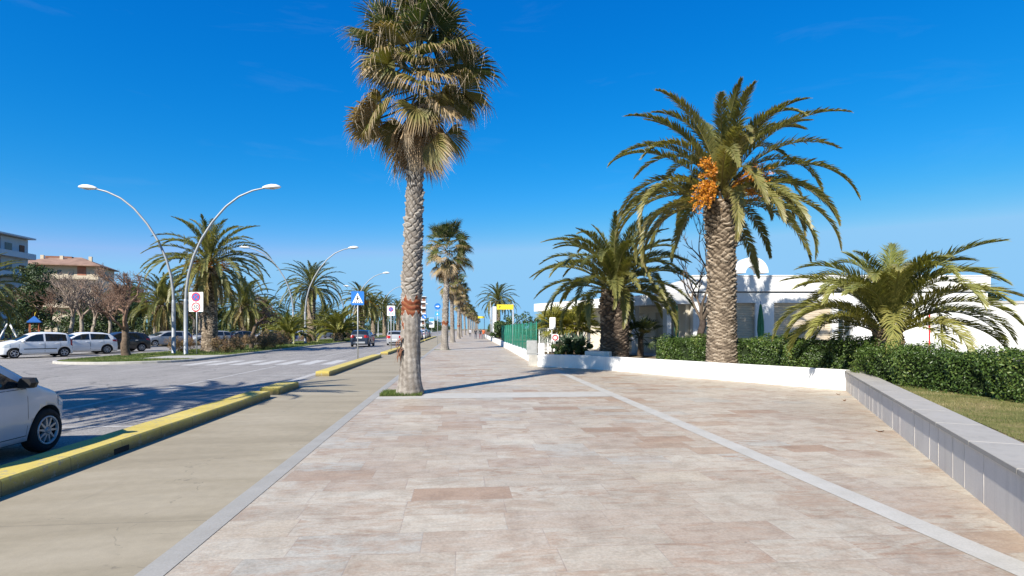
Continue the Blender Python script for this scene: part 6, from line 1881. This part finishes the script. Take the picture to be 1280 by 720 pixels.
for dy in (-.32, .32): m.add([P0 + Vector((0, dy, 0)), P1 + Vector((0, dy, 0)), P1 + Vector((0, dy, .3)), P0 + Vector((0, dy, .35)), P0 + Vector((0, dy + .05, 0)), P1 + Vector((0, dy + .05, 0)), P1 + Vector((0, dy + .05, .3)), P0 + Vector((0, dy + .05, .35))], [(0, 1, 2, 3), (7, 6, 5, 4), (0, 4, 5, 1), (3, 2, 6, 7), (1, 5, 6, 2), (0, 3, 7, 4)])
m.add([P0 + Vector((0, -.3, .02)), P1 + Vector((0, -.3, .02)), P1 + Vector((0, .3, .02)), P0 + Vector((0, .3, .02)), P0 + Vector((0, -.3, -.03)), P1 + Vector((0, -.3, -.03)), P1 + Vector((0, .3, -.03)), P0 + Vector((0, .3, -.03))], [(0, 1, 2, 3), (7, 6, 5, 4), (0, 4, 5, 1), (2, 6, 7, 3), (1, 5, 6, 2), (0, 3, 7, 4)])
m.build('slide', M_PBLUE, o)
m = MB(); m.box((-.05, -.75, .75), (1.4, .06, 1.1)); m.build('side_panel', M_PBLUE, o)
o.scale = (.5, .5, .80)
# low dark fence round the playground
o = empty('park_fence', (-45, 50, 0), 0, 'dark park fence behind the white swing frame', 'fence')
m = MB()
for k in range(60): m.box((k * .25 - 3, 12 + k * .12, .55), (.03, .03, 1.1))
m.build('bars', M_TRIM, o)
m = MB(); m.box((4.4, 15.55, 1.08), (16.6, .04, .05), math.atan2(.12, .25)); m.build('rail', M_TRIM, o)

# ------------------------------------------------------------------ people far along the promenade
def person(loc, rz, label, coat, trousers, hair, seed=0, stride=.22, female=False):
    r = random.Random(seed)
    H = 1.72
    J = {'pelvis': (0, 0, .94), 'spine': (0, .0, 1.15), 'chest': (0, .01, 1.36), 'neck': (0, .02, 1.48), 'head': (0, .03, 1.58), 'crown': (0, .02, 1.70),
         'hl': (.10, 0, .90), 'hr': (-.10, 0, .90), 'kl': (.11, stride * .55, .50), 'kr': (-.11, -stride * .2, .50), 'al': (.11, stride * .9, .09), 'ar': (-.11, -stride * 1.1, .12), 'tl': (.115, stride * .9 + .17, .035), 'tr': (-.115, -stride * 1.1 + .16, .05),
         'sl': (.19, .01, 1.40), 'sr': (-.19, .01, 1.40), 'el': (.25, -.10, 1.13), 'er': (-.25, .10, 1.13), 'wl': (.25, -.06, .88), 'wr': (-.25, .20, .90), 'fl': (.25, -.03, .78), 'fr': (-.25, .24, .81)}
    rad = {'pelvis': .155, 'spine': .145, 'chest': .165, 'neck': .062, 'head': .095, 'crown': .07, 'hl': .10, 'hr': .10, 'kl': .068, 'kr': .068, 'al': .045, 'ar': .045, 'tl': .035, 'tr': .035, 'sl': .075, 'sr': .075, 'el': .052, 'er': .052, 'wl': .035, 'wr': .035, 'fl': .032, 'fr': .032}
    E = [('pelvis', 'spine'), ('spine', 'chest'), ('chest', 'neck'), ('neck', 'head'), ('head', 'crown'), ('pelvis', 'hl'), ('pelvis', 'hr'), ('hl', 'kl'), ('hr', 'kr'), ('kl', 'al'), ('kr', 'ar'), ('al', 'tl'), ('ar', 'tr'), ('chest', 'sl'), ('chest', 'sr'), ('sl', 'el'), ('sr', 'er'), ('el', 'wl'), ('er', 'wr'), ('wl', 'fl'), ('wr', 'fr')]
    K = list(J); me = bpy.data.meshes.new('tmp'); me.from_pydata([J[k] for k in K], [(K.index(a), K.index(b)) for a, b in E], [])
    t = bpy.data.objects.new('tmp', me); COL.objects.link(t)
    t.modifiers.new('s', 'SKIN'); sv = me.skin_vertices[0].data
    for i, k in enumerate(K): sv[i].radius = (rad[k], rad[k] * .85); sv[i].use_root = (k == 'pelvis')
    sd = t.modifiers.new('d', 'SUBSURF'); sd.levels = 2
    dg = bpy.context.evaluated_depsgraph_get(); dg.update()
    m2 = bpy.data.meshes.new_from_object(t.evaluated_get(dg)); bpy.data.objects.remove(t)
    m2.materials.clear()
    skin = plain('skin', (.45, .28, .2), .6)
    for q in (skin, coat, trousers, hair): m2.materials.append(q)
    mi = []
    for p in m2.polygons:
        c = p.center
        if c.z > 1.62 or (c.z > 1.52 and c.y < .01): mi.append(3)
        elif c.z > 1.46: mi.append(0)
        elif abs(c.x) > .2 and c.z < .89: mi.append(0)
        elif c.z > .86: mi.append(1)
        elif c.z < .09: mi.append(3)
        else: mi.append(2)
    m2.polygons.foreach_set('material_index', mi); m2.polygons.foreach_set('use_smooth', [True] * len(mi)); m2.name = 'person'
    o = bpy.data.objects.new('person', m2); link(o); o.location = loc; o.rotation_euler = (0, 0, rz)
    return tag(o, label, 'person')
C_BLK = plain('dark_coat', (.025, .028, .035), .85); C_RED = plain('burgundy_coat', (.16, .025, .03), .85); C_ORG = plain('orange_jacket', (.45, .10, .03), .8); C_JEAN = plain('dark_jeans', (.035, .045, .075), .85); C_HAIR = plain('dark_hair', (.03, .022, .016), .7); C_GRY = plain('pale_jacket', (.35, .36, .4), .8)
person((2.75, 92, 0), 0, 'walker in a dark coat and jeans, nearest the middle of the promenade', C_BLK, C_JEAN, C_HAIR, 1)
person((3.5, 91.5, 0), .1, 'walker in burgundy trousers and dark top beside the wall', C_BLK, C_RED, C_HAIR, 2, -.2)
person((4.05, 92.5, 0), -.1, 'walker in an orange jacket against the wall', C_ORG, C_JEAN, C_HAIR, 3)
person((2.4, 118, 0), 0, 'farther walker in a pale jacket left of the others', C_GRY, C_BLK, C_HAIR, 4, -.2)

# ------------------------------------------------------------------ small things lying about
M_LEAFB = plain('fallen_leaf_brown', (.24, .12, .05), .8, .2, var=.3, scale=30)
for i, ((x, y), rz, lb) in enumerate([((9.05, 12.4), .4, 'curled orange brown dead leaf near the foot of the grey wall'), ((9.75, 13.6), 1.9, 'small dead leaf close to the corner of white and grey walls'), ((6.9, 8.6), 2.7, 'tiny dead leaf against the grey wall, nearest the camera')]):
    m = MB(); n = 7; V = []; F = []
    for k in range(n):
        f = k / (n - 1); wd = .045 * math.sin(PI * min(1, f * 1.0 + .02)) + .002; xx = (f - .5) * .2; zz = .012 + .03 * (2 * f - 1) ** 2
        V += [(xx, -wd, zz + .012), (xx, 0, zz), (xx, wd, zz + .012), (xx, 0, zz - .004)]
    for k in range(n - 1):
        a = k * 4; F += [(a, a + 1, a + 5, a + 4), (a + 1, a + 2, a + 6, a + 5), (a + 2, a + 3, a + 7, a + 6), (a + 3, a, a + 4, a + 7)]
    F += [(3, 2, 1, 0), (n * 4 - 4, n * 4 - 3, n * 4 - 2, n * 4 - 1)]
    m.add(V, F, True); o = m.build('dead_leaf', M_LEAFB); place(o, (x, y, .0), rz, .6, lb, 'leaf', 'dead leaves on the paving')
